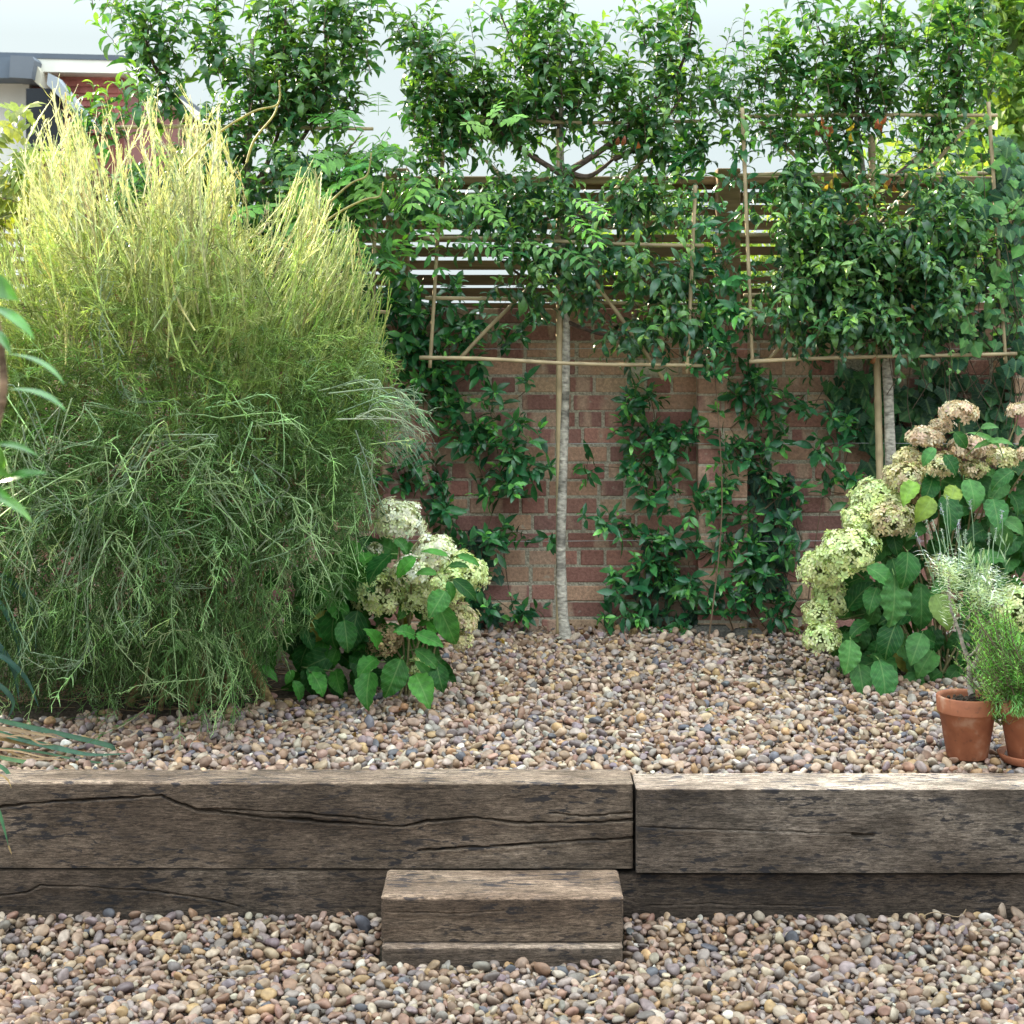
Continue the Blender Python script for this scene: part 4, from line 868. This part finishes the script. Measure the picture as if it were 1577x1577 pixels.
# ------------------------------------------------------------------ hydrangeas
HT=[leaf_tpl(w,'ovate',c,.3,17,5,wave=.07,tipcurl=.7) for w,c in((.62,.25),(.56,.4),(.66,.5))]
def petal_tpl():
    v=[(0,0,0)];f=[];l=[(0,0,0)]
    for k in range(4):
        a=k*PI/2; 
        for (rr,da,z) in((.55,-.5,.10),(1.0,-.33,.02),(1.02,.33,.0),(.55,.5,.10)): v.append((rr*math.cos(a+da),rr*math.sin(a+da),z)); l.append((rr,da,0))
        b=1+k*4; f+= [(0,b,b+3,b+3),(b,b+1,b+2,b+3)]
    return np.array(v),np.array([(0,1+k*4,2+k*4,3+k*4) for k in range(4)]+[(0,3+k*4,4+k*4,4+k*4) for k in range(4)]),np.array(l)
def petal_tpl():
    v=[];f=[];l=[]
    for k in range(4):
        a=k*PI/2; b=len(v)
        for (rr,da,z) in((.04,0,0),(.62,-.58,.14),(1.05,-.1,.02),(.62,.48,.12)): v.append((rr*math.cos(a+da),rr*math.sin(a+da),z)); l.append((rr,da,0))
        f.append((b,b+1,b+2,b+3))
    return np.array(v),np.array(f),np.array(l)
PT4=petal_tpl()
def flower(r,c,R,root,ca,cb,label=None,tilt=(0,-.35,.8),flat=.95):
    n=int(330*(R/.09)**1.4); v=nrm(r.normal(0,1,(n*2,3))); ax=nrm(np.array(tilt)); k=v@ax; v=v[k>-.55][:n]; n=len(v)
    lum=1+.16*np.sin(v[:,0]*5+r.uniform(0,6))*np.sin(v[:,2]*5+r.uniform(0,6)); P=c+v*R*np.array([1.12,1.05,flat])*(lum*np.where(r.random(n)<.75,r.uniform(.9,1.06,n),r.uniform(.7,.9,n)))[:,None]
    nn=nrm(v+np.array([0,0,.25])+r.normal(0,.24,(n,3))); d=nrm(np.cross(nn,r.normal(0,1,(n,3))))
    m=MB(); m.inst(PT4,frame(d,nn),P,r.uniform(.013,.021,n)*min(1.0,R/.07)**.5,colvar(r,n,ca,cb,None,.12))
    k=n//2; q=P[:k]; m.tubes(np.stack([np.repeat((c-ax*R*.5)[None],k,0),c+(q-c)*.6,q],1),np.full((1,3),.0009),3,np.array([(.30,.36,.14)]*k))
    o=m.build('flower_head',M['petal'],root)
    if label: o['label']=label
    return o
def explicit(r,mb,st,a,b,w,d,ca,cb,tilt=None):
    A=at(a[0],a[1],d); B=at(b[0],b[1],d); Lp=np.linalg.norm(B-A); L=max(Lp*1.05,w/F*d/.66); B=B+np.array([0,-math.sqrt(max(L*L-Lp*Lp,0)),0]); ratio=w/F*d/L
    tpl=leaf_tpl(ratio,'ovate',r.uniform(.1,.35),r.uniform(.15,.4),17,5,wave=r.uniform(.03,.09),tipcurl=r.uniform(.4,1.0))
    up=np.array([r.normal(0,.25),-.7,.8]) if tilt is None else np.array(tilt); mb.inst(tpl,frame((B-A)[None],nrm(up)[None]),A[None],np.array([L*1.05]),colvar(r,1,ca,cb,None,.1))
    st.tubes(np.stack([A,A-(B-A)*.22+np.array([0,.02,-.02])])[None],np.full((1,2),.0022),4,np.array([(.16,.26,.08)]))
def hydrangea(base,d,heads,blobs,leaves,seed,label,dens,llen,ca,cb,ndir):
    r=np.random.default_rng(seed); b=np.append(at(base[0],base[1],d)[:2],TERR-.01); root=thing('hydrangea',b,label,'shrub','hydrangeas'); leaf=MB(); st=MB()
    for (px,py,R_,kind) in heads:
        c=at(px,py,d-.02+r.uniform(-.12,.05)); rad=R_/F*d*.90
        A,B_,lab={'c':((.82,.85,.55),(.93,.91,.78),'cream white flower head'),'g':((.64,.74,.30),(.84,.88,.54),'lime green flower head'),'t':((.60,.44,.31),(.82,.67,.52),'faded tan flower head'),'p':((.62,.64,.30),(.78,.62,.46),'green flower head ageing to pink'),'b':((.34,.21,.12),(.56,.46,.26),'part dried brown flower head')}[kind]
        flower(r,c,rad*{'t':.74,'p':.9}.get(kind,1.0),root,A,B_,lab,flat={'t':.66,'p':.8}.get(kind,.95))
        P=smooth([b+np.array([r.normal(0,.04),r.normal(0,.04),0]),b+(c-b)*.5+np.array([r.normal(0,.03),.03,.08]),c-np.array([0,0,rad*.5])],6); st.tubes(P[None],np.linspace(.005,.003,len(P))[None],5,np.array([(.20,.17,.08)]))
    pts,_=blob_pts(r,blobs,dens,d+.05,.2); n=len(pts)
    ld=np.stack([ndir[0]+r.normal(0,.8,n),ndir[1]+r.normal(0,.45,n),ndir[2]+.15+r.normal(0,.5,n)],-1); up=nrm(np.stack([r.normal(0,.3,n),-np.ones(n)*.75,.65+r.normal(0,.3,n)],-1)); k=r.integers(0,3,n); sc=llen*np.clip(1+r.normal(0,.22,n),.5,1.4); col=colvar(r,n,ca,cb,r.random(n)**1.6,.16)
    old=r.random(n)<.02; col[old]=colvar(r,int(old.sum()),(.20,.27,.05),(.32,.30,.07))
    Rm=frame(ld,up)
    for q in range(3): leaf.inst(HT[q],Rm[k==q],pts[k==q],sc[k==q],col[k==q])
    for i in range(n):
        if i%2==0: st.tubes(np.stack([pts[i],pts[i]-Rm[i,:,0]*.03+np.array([0,.02,-.02]),pts[i]*.75+np.append(b[:2],pts[i][2]-.06)*.25])[None],np.full((1,3),.002),4,np.array([(.17,.24,.08)]))
    for lf in leaves: explicit(r,leaf,st,lf[0],lf[1],lf[2],d-.24+r.uniform(-.03,.03),*(lf[3] if len(lf)>3 else (ca,cb)))
    leaf.build('foliage',M['hyd'],root); st.build('stem',M['stem'],root); return root
G1=(.011,.075,.013);G2=(.065,.24,.035); YG=((.15,.28,.045),(.24,.34,.055))
hydrangea((640,1060),5.82,[(614,802,38,'c'),(669,850,32,'c'),(633,879,27,'c'),(715,884,36,'g'),(587,915,40,'g'),(652,922,36,'g'),(706,953,34,'p'),(590,987,27,'b'),(645,1027,18,'g'),(713,988,20,'p'),(578,846,12,'c'),(690,905,30,'g')],
 [(600,960,60,60),(560,1020,50,40),(640,1010,50,40),(560,900,50,50),(520,1000,40,40,.7),(600,860,40,30),(660,960,40,40),(500,960,40,50,.8),(480,900,70,50,.9),(430,985,55,40,.9),(470,1010,60,30),(520,930,50,50),(540,850,30,50)],
 [((674,930),(705,991),36),((686,910),(665,938),34),((698,892),(739,918),22),((704,855),(741,863),14),((690,856),(653,839),12),((673,884),(641,873),16),((690,872),(722,866),13),((640,980),(617,960),26),((641,976),(683,988),24),((639,1000),(680,1023),24),((639,1018),(685,1052),16),((617,1015),(600,1064),42),((640,1038),(663,1070),40),((672,1022),(682,1058),30),((570,1035),(563,1074),40),((602,853),(562,882),40),((640,858),(606,884),24),
  ((452,1048),(472,1076),20),((480,1035),(504,1062),28),((398,1026),(432,1041),16),((452,1032),(440,1052),14),((530,955),(540,992),34),((455,930),(485,942),18),((610,830),(628,842),20),((690,895),(700,925),16)],
 901,'smaller hydrangea with creamy and lime flower heads beside the broom',1/620.,.115,G1,G2,(.1,-.55,-.75))
hydrangea((1440,1040),6.12,[(1477,634,38,'t'),(1450,655,24,'t'),(1426,674,38,'t'),(1494,688,40,'t'),(1399,706,26,'p'),(1392,736,34,'p'),(1449,716,30,'p'),(1530,690,22,'t'),(1350,770,40,'g'),(1370,800,42,'p'),(1320,800,24,'g'),(1266,876,36,'g'),(1305,850,44,'g'),(1289,915,36,'g'),(1262,945,26,'g'),(1266,982,28,'g'),(1568,632,24,'t'),(1546,706,25,'p'),(1500,722,22,'p'),(1563,935,38,'g'),(1415,765,18,'b'),(1440,872,14,'b'),(1585,700,25,'t')],
 [(1430,860,110,90),(1400,970,110,66),(1500,790,90,70),(1340,940,46,66),(1335,1015,42,36),(1550,870,40,100),(1480,1010,90,36),(1560,760,50,60),(1460,740,60,40),(1420,1020,60,30),(1600,800,50,200)],
 [((1377,886),(1374,960),52),((1335,873),(1375,890),34),((1398,850),(1388,895),40),((1492,738),(1495,772),36),((1529,768),(1526,802),38),((1456,765),(1460,803),40),((1436,767),(1407,795),32,YG),((1410,742),(1384,768),30,YG),((1470,748),(1456,772),28,YG),((1498,864),(1548,845),28),((1354,1016),(1362,1064),44),((1322,1022),(1324,1062),36),((1310,985),(1300,1030),36),((1380,960),(1352,1005),40),((1420,975),(1396,1012),36),((1440,915),(1455,955),40,((.12,.22,.05),(.2,.3,.05))),((1350,905),(1330,935),30),((1500,690),(1540,668),12,((.05,.15,.04),(.1,.25,.06))),((1520,680),(1560,672),13,((.05,.15,.04),(.1,.25,.06))),((1540,690),(1500,655),12,((.05,.15,.04),(.1,.25,.06))),((1470,665),(1490,690),20),((1440,690),(1415,712),20),((1455,700),(1472,726),24),((1510,660),(1535,650),14),((1560,725),(1520,745),28),((1545,800),(1575,815),26)],
 902,'large hydrangea with lime, pink and dry tan flower heads behind the terracotta pots',1/560.,.125,G1,(.075,.21,.055),(-.35,-.6,-.75))

# ------------------------------------------------------------------ pots and herbs
def lathe(mb,prof,c,n=48,col=(.5,.5,.5)):
    a=np.arange(n)*2*PI/n; K=len(prof); v=np.stack([np.stack([c[0]+p[0]*np.cos(a),c[1]+p[0]*np.sin(a),np.full(n,c[2]+p[1])],-1) for p in prof]).reshape(-1,3)
    i=np.arange(K-1)[:,None]*n; j=np.arange(n)[None]; j2=(j+1)%n; mb.raw(v,np.stack([i+j,i+j2,i+n+j2,i+n+j],-1).reshape(-1,4),col)
def pot(px,d,Rt,h,label,zbase):
    c=np.array([(px-CX)*d/F,d,zbase]); root=thing('terracotta_pot',c,label,'plant pot','terracotta pots')
    m=MB(); Rb=Rt*.66; lr=h*.26
    lathe(m,[(.001,0),(Rb-.004,0),(Rb,.004),(Rt*.90,h-lr-.002),(Rt*.97,h-lr),(Rt*.975,h-lr+.003),(Rt,h-.004),(Rt-.002,h-.001),(Rt-.006,h),(Rt-.012,h-.002),(Rt-.015,h-.012),(Rt*.84,h-.06),(.001,h-.062)],c); m.build('pot_body',M['pot'],root)
    rr=np.random.default_rng(int(px)); m=MB(); 
    n=40; g=[]
    lathe(m,[(Rt*.90-.003,h-.030),(Rt*.7,h-.024),(Rt*.4,h-.018),(Rt*.15,h-.014),(.001,h-.013)],c,32,(.035,.026,.02))
    v=m.v[0]; v[:,2]+=rr.normal(0,.003,len(v)); 
    for k in range(60): 
        a=rr.uniform(0,6.28); q=rr.uniform(0,Rt*.8); m.inst(PT[k%14],frame(rr.normal(0,1,(1,3)),UP[None]),np.array([[c[0]+q*math.cos(a),c[1]+q*math.sin(a),c[2]+h-.014]]),np.array([rr.uniform(.003,.008)]),np.array([(.05,.035,.025)]))
    m.build('soil',M['soilm'],root); return c
c1_=pot(1489.5,4.99,.0935,.190,'terracotta pot holding the silvery lavender, standing on the gravel',.388)
d2=4.945; c2_=np.array([(1587-CX)*d2/F,d2,.386])
m=MB(); lathe(m,[(.001,.0),(.082,0),(.088,.003),(.098,.024),(.097,.027),(.091,.027),(.084,.010),(.001,.009)],c2_,48); tag(m.build('saucer',M['pot'],origin=c2_),'terracotta saucer on the gravel under the rosemary pot','saucer')
pot(1587,d2,.100,.190,'terracotta pot on a saucer holding the green rosemary, cut by the right edge',.3955)
NT=[leaf_tpl(.13,'lance',c,.3,4,3) for c in(.1,.5)]
def herb(name,label,c,seed):
    root=thing(name,c,label,'herb'); return root,np.random.default_rng(seed)
# lavender
base=c1_+np.array([0,0,.174]); root,r=herb('lavender','spindly silver grey lavender with woody forked stem and thin flower stalks',base,951); st=MB(); fo=MB(); gst=MB()
dl=4.99
def chain(pts,r0,r1,mb,col,sides=7):
    P=smooth(poly3(pts,dl),6); P=P+r.normal(0,.0012,P.shape); P[:,1]+=r.normal(0,.02)*np.linspace(0,1,len(P)); mb.tubes(P[None],np.linspace(r0,r1,len(P))[None],sides,np.array([col])); return P
WC=(.36,.30,.27)
chain([(1497,1072),(1495,1045),(1498,1025)],.012,.009,st,WC); b1=chain([(1496,1030),(1488,1010),(1482,990),(1470,955),(1462,930),(1458,880)],.008,.003,st,WC); b2=chain([(1498,1030),(1507,1010),(1512,985),(1508,950),(1512,915)],.008,.003,st,WC); b3=chain([(1499,1048),(1515,1035),(1523,1020),(1520,990)],.004,.002,st,WC); b4=chain([(1510,1000),(1520,970),(1535,930),(1530,900)],.004,.002,st,WC);chain([(1490,1012),(1503,1000),(1506,985)],.004,.003,st,WC)
for (x0,y0,x1,y1,rx,nn) in((1462,930,1458,875,12,34),(1515,940,1520,905,28,50),(1512,930,1515,895,24,40),(1466,900,1455,870,16,30),(1470,960,1465,935,10,12)):
    for k in range(int(nn*.62)):
        t=r.random(); p=at(x0+(x1-x0)*t+r.normal(0,rx*.6),y0+(y1-y0)*t+r.normal(0,8),dl+r.normal(0,.03)); m_=12; tt=np.linspace(0,1,m_); dd=nrm(np.array([r.normal(0,.5),r.normal(0,.5),.8])); P=p+dd*(tt*.05)[:,None]
        a=np.arange(m_)*2.1+r.uniform(0,6); ld=nrm(np.stack([np.cos(a),np.sin(a),.3+0*a],-1)); fo.inst(NT[k%2],frame(ld,nrm(UP+r.normal(0,.2,(m_,3)))),P,r.uniform(.024,.040,m_),colvar(r,m_,(.56,.62,.61),(.80,.85,.84)))
fo2=[]
spk=[((1440,905),(1410,820)),((1448,885),(1426,800)),((1450,880),(1436,800)),((1462,870),(1449,775)),((1470,865),(1458,762)),((1466,870),(1450,815)),((1480,870),(1476,800)),((1490,890),(1487,815)),((1492,880),(1484,820)),((1500,840),(1494,770)),((1520,880),(1523,820)),((1530,870),(1535,812)),((1536,860),(1543,785)),((1505,900),(1511,845)),((1475,880),(1473,812)),((1440,880),(1448,850))]
for i,(a,b) in enumerate(spk):
    A=at(a[0],a[1],dl+r.normal(0,.03)); B=at(b[0],b[1],dl+r.normal(0,.03)); Q=smooth([A,(A+B)/2+np.array([r.normal(0,.006),0,0]),B],5); sk=MB(); sk.tubes(Q[None],np.linspace(.0016,.0011,len(Q))[None],4,np.array([(.36,.48,.36)])); sko=sk.build('flower_stalk',M['twig'],root)
    sp=MB(); n=34; tt=r.random(n); P=B+nrm(A-B)*(.002+.034*tt)[:,None]; o=nrm(r.normal(0,1,(n,3))+np.array([0,0,.6])); purple=(i%3==0)
    sp.inst(NT[1],frame(o,nrm(UP+r.normal(0,.3,(n,3)))),P,r.uniform(.007,.011,n)*np.array([[1,2.6,1]]).repeat(n,0).T[0],colvar(r,n,*(((.50,.40,.68),(.74,.66,.85)) if purple else ((.40,.46,.38),(.60,.62,.58)))))
    o_=sp.build('flower_spike',M['petal'],sko); o_['label']='flower spike with pale mauve florets' if purple else 'spent grey green flower spike'
for k in range(30):
    x=r.choice([r.normal(1458,12),r.normal(1525,16),r.normal(1505,14)]); y=r.normal(878,18); A=at(x,y+25,dl+r.normal(0,.03)); B=A+np.array([r.normal(0,.02),r.normal(0,.02),.07]); n=8; tt=np.linspace(0,1,n); P=A+(B-A)*tt[:,None]; a=np.arange(n)*1.57; gst.tubes(np.stack([A,B])[None],np.full((1,2),.001),3,np.array([(.2,.3,.17)]))
    fo.inst(NT[0],frame(nrm(np.stack([np.cos(a)*.5,np.sin(a)*.5,1+0*a],-1)),nrm(r.normal(0,1,(n,3)))),P,r.uniform(.025,.045,n),colvar(r,n,(.24,.34,.24),(.40,.50,.38)))
fo.build('foliage',M['soft_leaf'],root); st.build('woody_stem',M['bark'],root); gst.build('young_shoots',M['twig'],root)
# rosemary
base=c2_+np.array([0,0,.18]); root,r=herb('rosemary','bushy bright green rosemary with needle leaves in the pot at right edge',base,961); fo=MB(); st=MB(); dl=d2
for k in range(380):
    px=r.uniform(1522,1660); top_=np.interp(px,[1515,1530,1550,1577,1620],[945,905,915,945,930]); py=r.uniform(top_+25,1085); 
    if k<16: px=1514+r.normal(0,8)+(k%14)*1.2; py=915+r.uniform(0,140)
    A=at(px+(1575-px)*.12,py+35,dl+r.uniform(-.10,.09)); B=A+np.array([(px-1580)/900+r.normal(0,.02),r.normal(-.01,.03),r.uniform(.06,.13)]); n=26; tt=np.linspace(0,1,n); P=A+(B-A)*tt[:,None]+np.array([0,0,-.012])*np.sin(tt*PI)[:,None]
    a=np.arange(n)*1.9; ld=nrm(np.stack([np.cos(a),np.sin(a),.65+.6*tt],-1)); fo.inst(NT[k%2],frame(ld,nrm(UP+r.normal(0,.2,(n,3)))),P,r.uniform(.020,.032,n)*np.clip(1.2-tt*.5,.5,1.2),colvar(r,n,(.13,.34,.08),(.34,.60,.18),np.clip(tt*.8+r.random(n)*.2,0,1)))
    st.tubes(np.stack([base+np.array([r.normal(0,.02),r.normal(0,.02),0]),(base+A)/2+np.array([0,0,.01]),A,B])[None],np.array([[.003,.0025,.0018,.001]]),4,np.array([(.16,.12,.08)]))
for k in range(16):
    px=r.uniform(1535,1585); A=at(px,1065,dl-.085); B=A+np.array([r.normal(0,.02),-.02,-.06]); n=18; tt=np.linspace(0,1,n); P=A+(B-A)*tt[:,None]; a=np.arange(n)*1.9; fo.inst(NT[1],frame(nrm(np.stack([np.cos(a),np.sin(a)-.2,-.3+0*a],-1)),nrm(UP+r.normal(0,.3,(n,3)))),P,r.uniform(.02,.03,n),colvar(r,n,(.10,.28,.07),(.22,.42,.12)))
fo.build('foliage',M['soft_leaf'],root); st.build('stem',M['stem'],root)

# ------------------------------------------------------------------ training wires on the bricks
for k,(y,lab) in enumerate([(537,'top thin training wire across the bricks, above the lower cane bars'),(683,'middle thin training wire stretched across the bricks at mid height'),(833,'lowest thin training wire stretched across the bricks near the gravel')]):
    m=MB(); z=EYE-(y-HOR)*(WD-.11)/F; m.tubes(np.array([[(-2.6+.2*i,WD-.112,z+.002*math.sin(i*1.3)) for i in range(27)]]),np.full((1,27),.0013),5,np.array([(.45,.46,.47)]))
    tag(m.build('training_wire',M['plain'],origin=(0,WD-.112,z)),lab,'wire','training wires')

# ------------------------------------------------------------------ house at the left, trees beyond
HD=15.0
def P_(px,py,d=HD): return at(px,py,d)
hb=P_(0,500); hb[2]=0
house=thing('house',hb,'house beyond the wall with red hung tiles and white dormer fascia','house')
def slab(name,poly,d0,d1,mat,col,parent=None,bev=True,label=None):
    A=np.array([P_(x,y,d0) for x,y in poly]); B=A.copy(); B[:,1]=d1; n=len(A); m=MB(); m.raw(np.concatenate([A,B]),[tuple(range(n))]+[tuple(range(2*n-1,n-1,-1))]+[(i,i+n,(i+1)%n+n,(i+1)%n) for i in range(n)],col)
    o=m.build(name,mat,parent or house,smooth=False)
    if label: o['label']=label
    return o
slab('wall',[(-260,120),(45,120),(45,700),(-260,700)],HD,HD+4,M['plain'],(.80,.80,.78))
slab('roof',[(-260,74),(192,85),(192,93),(-260,82)],HD-.2,HD+5,M['plain'],(.12,.14,.18),label='dark lead flat roof edge')
slab('fascia',[(45,90),(192,93.5),(196,113),(45,110)],HD-.19,HD+5,M['plain'],(.84,.82,.76),label='cream white fascia board')
m=MB(); r=np.random.default_rng(970)
for i in range(9):
    y0=112+i*10.2
    for j in range(18):
        x=70+j*11.5+(i%2)*5.5-3; 
        if x>188 or x<40+0*i: continue
        A=P_(x,y0+11.5,HD+.10); B=P_(min(x+11.2,192),y0,HD+.10); c=np.array((.62,.24,.22))*r.uniform(.75,1.2)
        v=[(A[0],A[1]-.035,A[2]),(B[0],A[1]-.035,A[2]),(B[0],A[1]-.005,B[2]),(A[0],A[1]-.005,B[2])]; v+= [(p[0],p[1]+.02,p[2]) for p in v]; m.raw(np.array(v),[(0,1,2,3),(7,6,5,4),(0,4,5,1),(1,5,6,2),(2,6,7,3),(3,7,4,0)],c)
m.build('hung_tiles',colmat('red_tile',.7,6,(.8,1.15)),house,smooth=False)['label']='red hung tiles'
slab('dormer_wall',[(46,112),(191,113),(191,330),(46,330)],HD+.12,HD+4,M['plain'],(.25,.09,.08))
slab('bargeboard',[(192,99),(202,99),(236,158),(222,158)],HD-.2,HD+.3,M['plain'],(.84,.83,.80),label='white sloping bargeboard')
slab('parapet',[(-260,90),(16,88),(16,120),(-260,119)],HD-.35,HD+.4,M['plain'],(.13,.16,.21),label='grey lead covered parapet')
slab('parapet_cap',[(16,85),(50,87),(53,92),(48,121),(14,119)],HD-.42,HD+.2,M['plain'],(.16,.18,.22),label='torn grey flashing on the parapet end')
slab('bracket',[(50,87),(62,110),(64,135),(48,121)],HD-.3,HD+.2,M['plain'],(.66,.62,.52))
slab('gutter',[(40,136),(80,136),(86,143),(100,190),(110,240),(40,240)],HD-.4,HD+.1,M['plain'],(.018,.022,.03),label='black gutter and downpipe box')
slab('verge',[(74,112),(86,118),(140,186),(139,196),(128,186),(72,130)],HD-.5,HD-.3,M['plain'],(.36,.40,.46),label='grey sloping lead verge')
def bg_tree(name,base,trunk,blobs,d,dt,dens,ls,ca,cb,seed,label,cat='tree'):
    r=np.random.default_rng(seed); b=at(base[0],base[1],d); b[2]=0; root=thing(name,b,label,cat); leaf=MB(); tr=MB()
    T=poly3(trunk,d); T=np.concatenate([b[None],T]); P=smooth(T,6); tr.tubes(P[None],np.linspace(.14,.03,len(P))[None],9,np.array([(.12,.09,.07)]))
    for bl in blobs:
        e=at(bl[0],bl[1],d+r.uniform(-dt,dt)*.6); i=np.argmin(np.linalg.norm(P-e,axis=1)+(P[:,2]>e[2])*5); tr.tubes(smooth([P[i],(P[i]+e)/2+r.normal(0,.1,3),e],4)[None],np.linspace(.04,.008,9)[None],5,np.array([(.12,.09,.07)]))
    pts,_=blob_pts(r,blobs,dens,d,dt); k=len(pts); m_=9
    own=np.repeat(np.arange(k),m_); Q=pts[own]+r.normal(0,.10,(k*m_,3)); n=len(Q)
    ld=nrm(r.normal(0,1,(n,3))+np.array([0,0,-.4])); up=nrm(r.normal(0,.6,(n,3))+UP); c0=r.random(k)[own]
    leaf.inst(LT[0] if ls<.1 else leaf_tpl(.6,'ovate',.3,.2,4,3),frame(ld,up),Q,ls*r.uniform(.7,1.3,n),colvar(r,n,ca,cb,c0*.7+.3*r.random(n)))
    leaf.build('crown',M['soft_leaf'],root); tr.build('trunk',M['bark'],root); return root
bg_tree('background_tree',(1620,520),[(1610,300),(1590,100),(1570,-60)],[(1500,10,60,25),(1550,30,50,30),(1520,20,70,30),(1590,60,50,60),(1620,0,80,60),(1460,-10,40,15),(1560,120,40,40),(1600,170,60,50),(1570,210,50,40),(1530,250,50,30),(1480,260,60,30),(1560,280,60,40),(1500,170,40,40,.4),(1450,300,60,40),(1600,350,70,90)],13.,1.0,1/190.,.13,(.05,.15,.04),(.19,.27,.06),981,'tall sunlit tree with yellowing leaves beyond the wall at top right')
bg_tree('background_shrub',(1010,520),[(1010,440),(1000,400)],[(960,400,90,60),(1040,390,80,70),(1000,330,80,30),(940,450,60,40),(1100,430,60,60)],9.5,.5,1/260.,.09,(.10,.22,.05),(.28,.36,.08),982,'pale green shrub glimpsed through the fence slats right of the middle tree','shrub')
bg_tree('background_shrub',(1330,520),[(1330,400),(1330,330)],[(1250,400,100,80),(1380,380,100,90),(1440,300,80,50),(1300,320,70,40),(1380,250,60,30),(1200,450,60,40)],9.8,.5,1/260.,.09,(.12,.22,.05),(.30,.35,.08),983,'yellow green shrub beyond the fence behind the right hand tree','shrub')

# ------------------------------------------------------------------ near shrub at the left edge
r=np.random.default_rng(991); dn=1.95; b=at(-40,1577,dn); b[2]=-.03
root=thing('near_shrub',b,'glossy leaved shrub close to the lens, its leaf tips entering at left','shrub'); lf=MB(); st=MB()
P=smooth([b,at(-70,1000,dn),at(-12,680,dn),at(4,610,dn),at(3,548,dn),at(-14,430,dn),at(-20,330,dn)],8); st.tubes(P[None],np.linspace(.008,.003,len(P))[None],8,np.array([(.22,.14,.09)]))
st.tubes(smooth([at(-14,900,dn),at(-25,780,dn),at(-12,690,dn)],6)[None],np.linspace(.006,.003,13)[None],7,np.array([(.22,.14,.09)]))
for a,bb,w,up in [((-34,425),(15,450),44,(.1,-1,.3)),((-16,470),(53,496),26,(.05,-.55,1)),((-34,500),(21,520),30,(0,-.15,1)),((8,545),(104,553),24,(.1,-.1,1)),((12,600),(100,597),24,(.0,-.2,1)),((-30,686),(49,672),20,(.1,-.5,1)),((0,742),(53,716),20,(.5,-.8,.6)),((0,738),(12,690),18,(.9,-.6,.2)),((-34,755),(48,774),26,(.1,-.5,1)),((-34,690),(2,735),24,(-.5,-1,.2)),((-40,740),(4,760),24,(0,-1,.3))]:
    A=at(a[0],a[1],dn); B=at(bb[0],bb[1],dn-.03); L=np.linalg.norm(B-A); lf.inst(leaf_tpl(.78*w/F*dn/L,'lance',.25,.25,9,5,tipcurl=.4),frame((B-A)[None],nrm(np.array(up,float))[None]),A[None],np.array([L*1.06]),colvar(r,1,(.025,.11,.02),(.075,.22,.03),None,.1))
lf.build('foliage',M['jasmine'],root); st.build('stem',M['bark'],root)
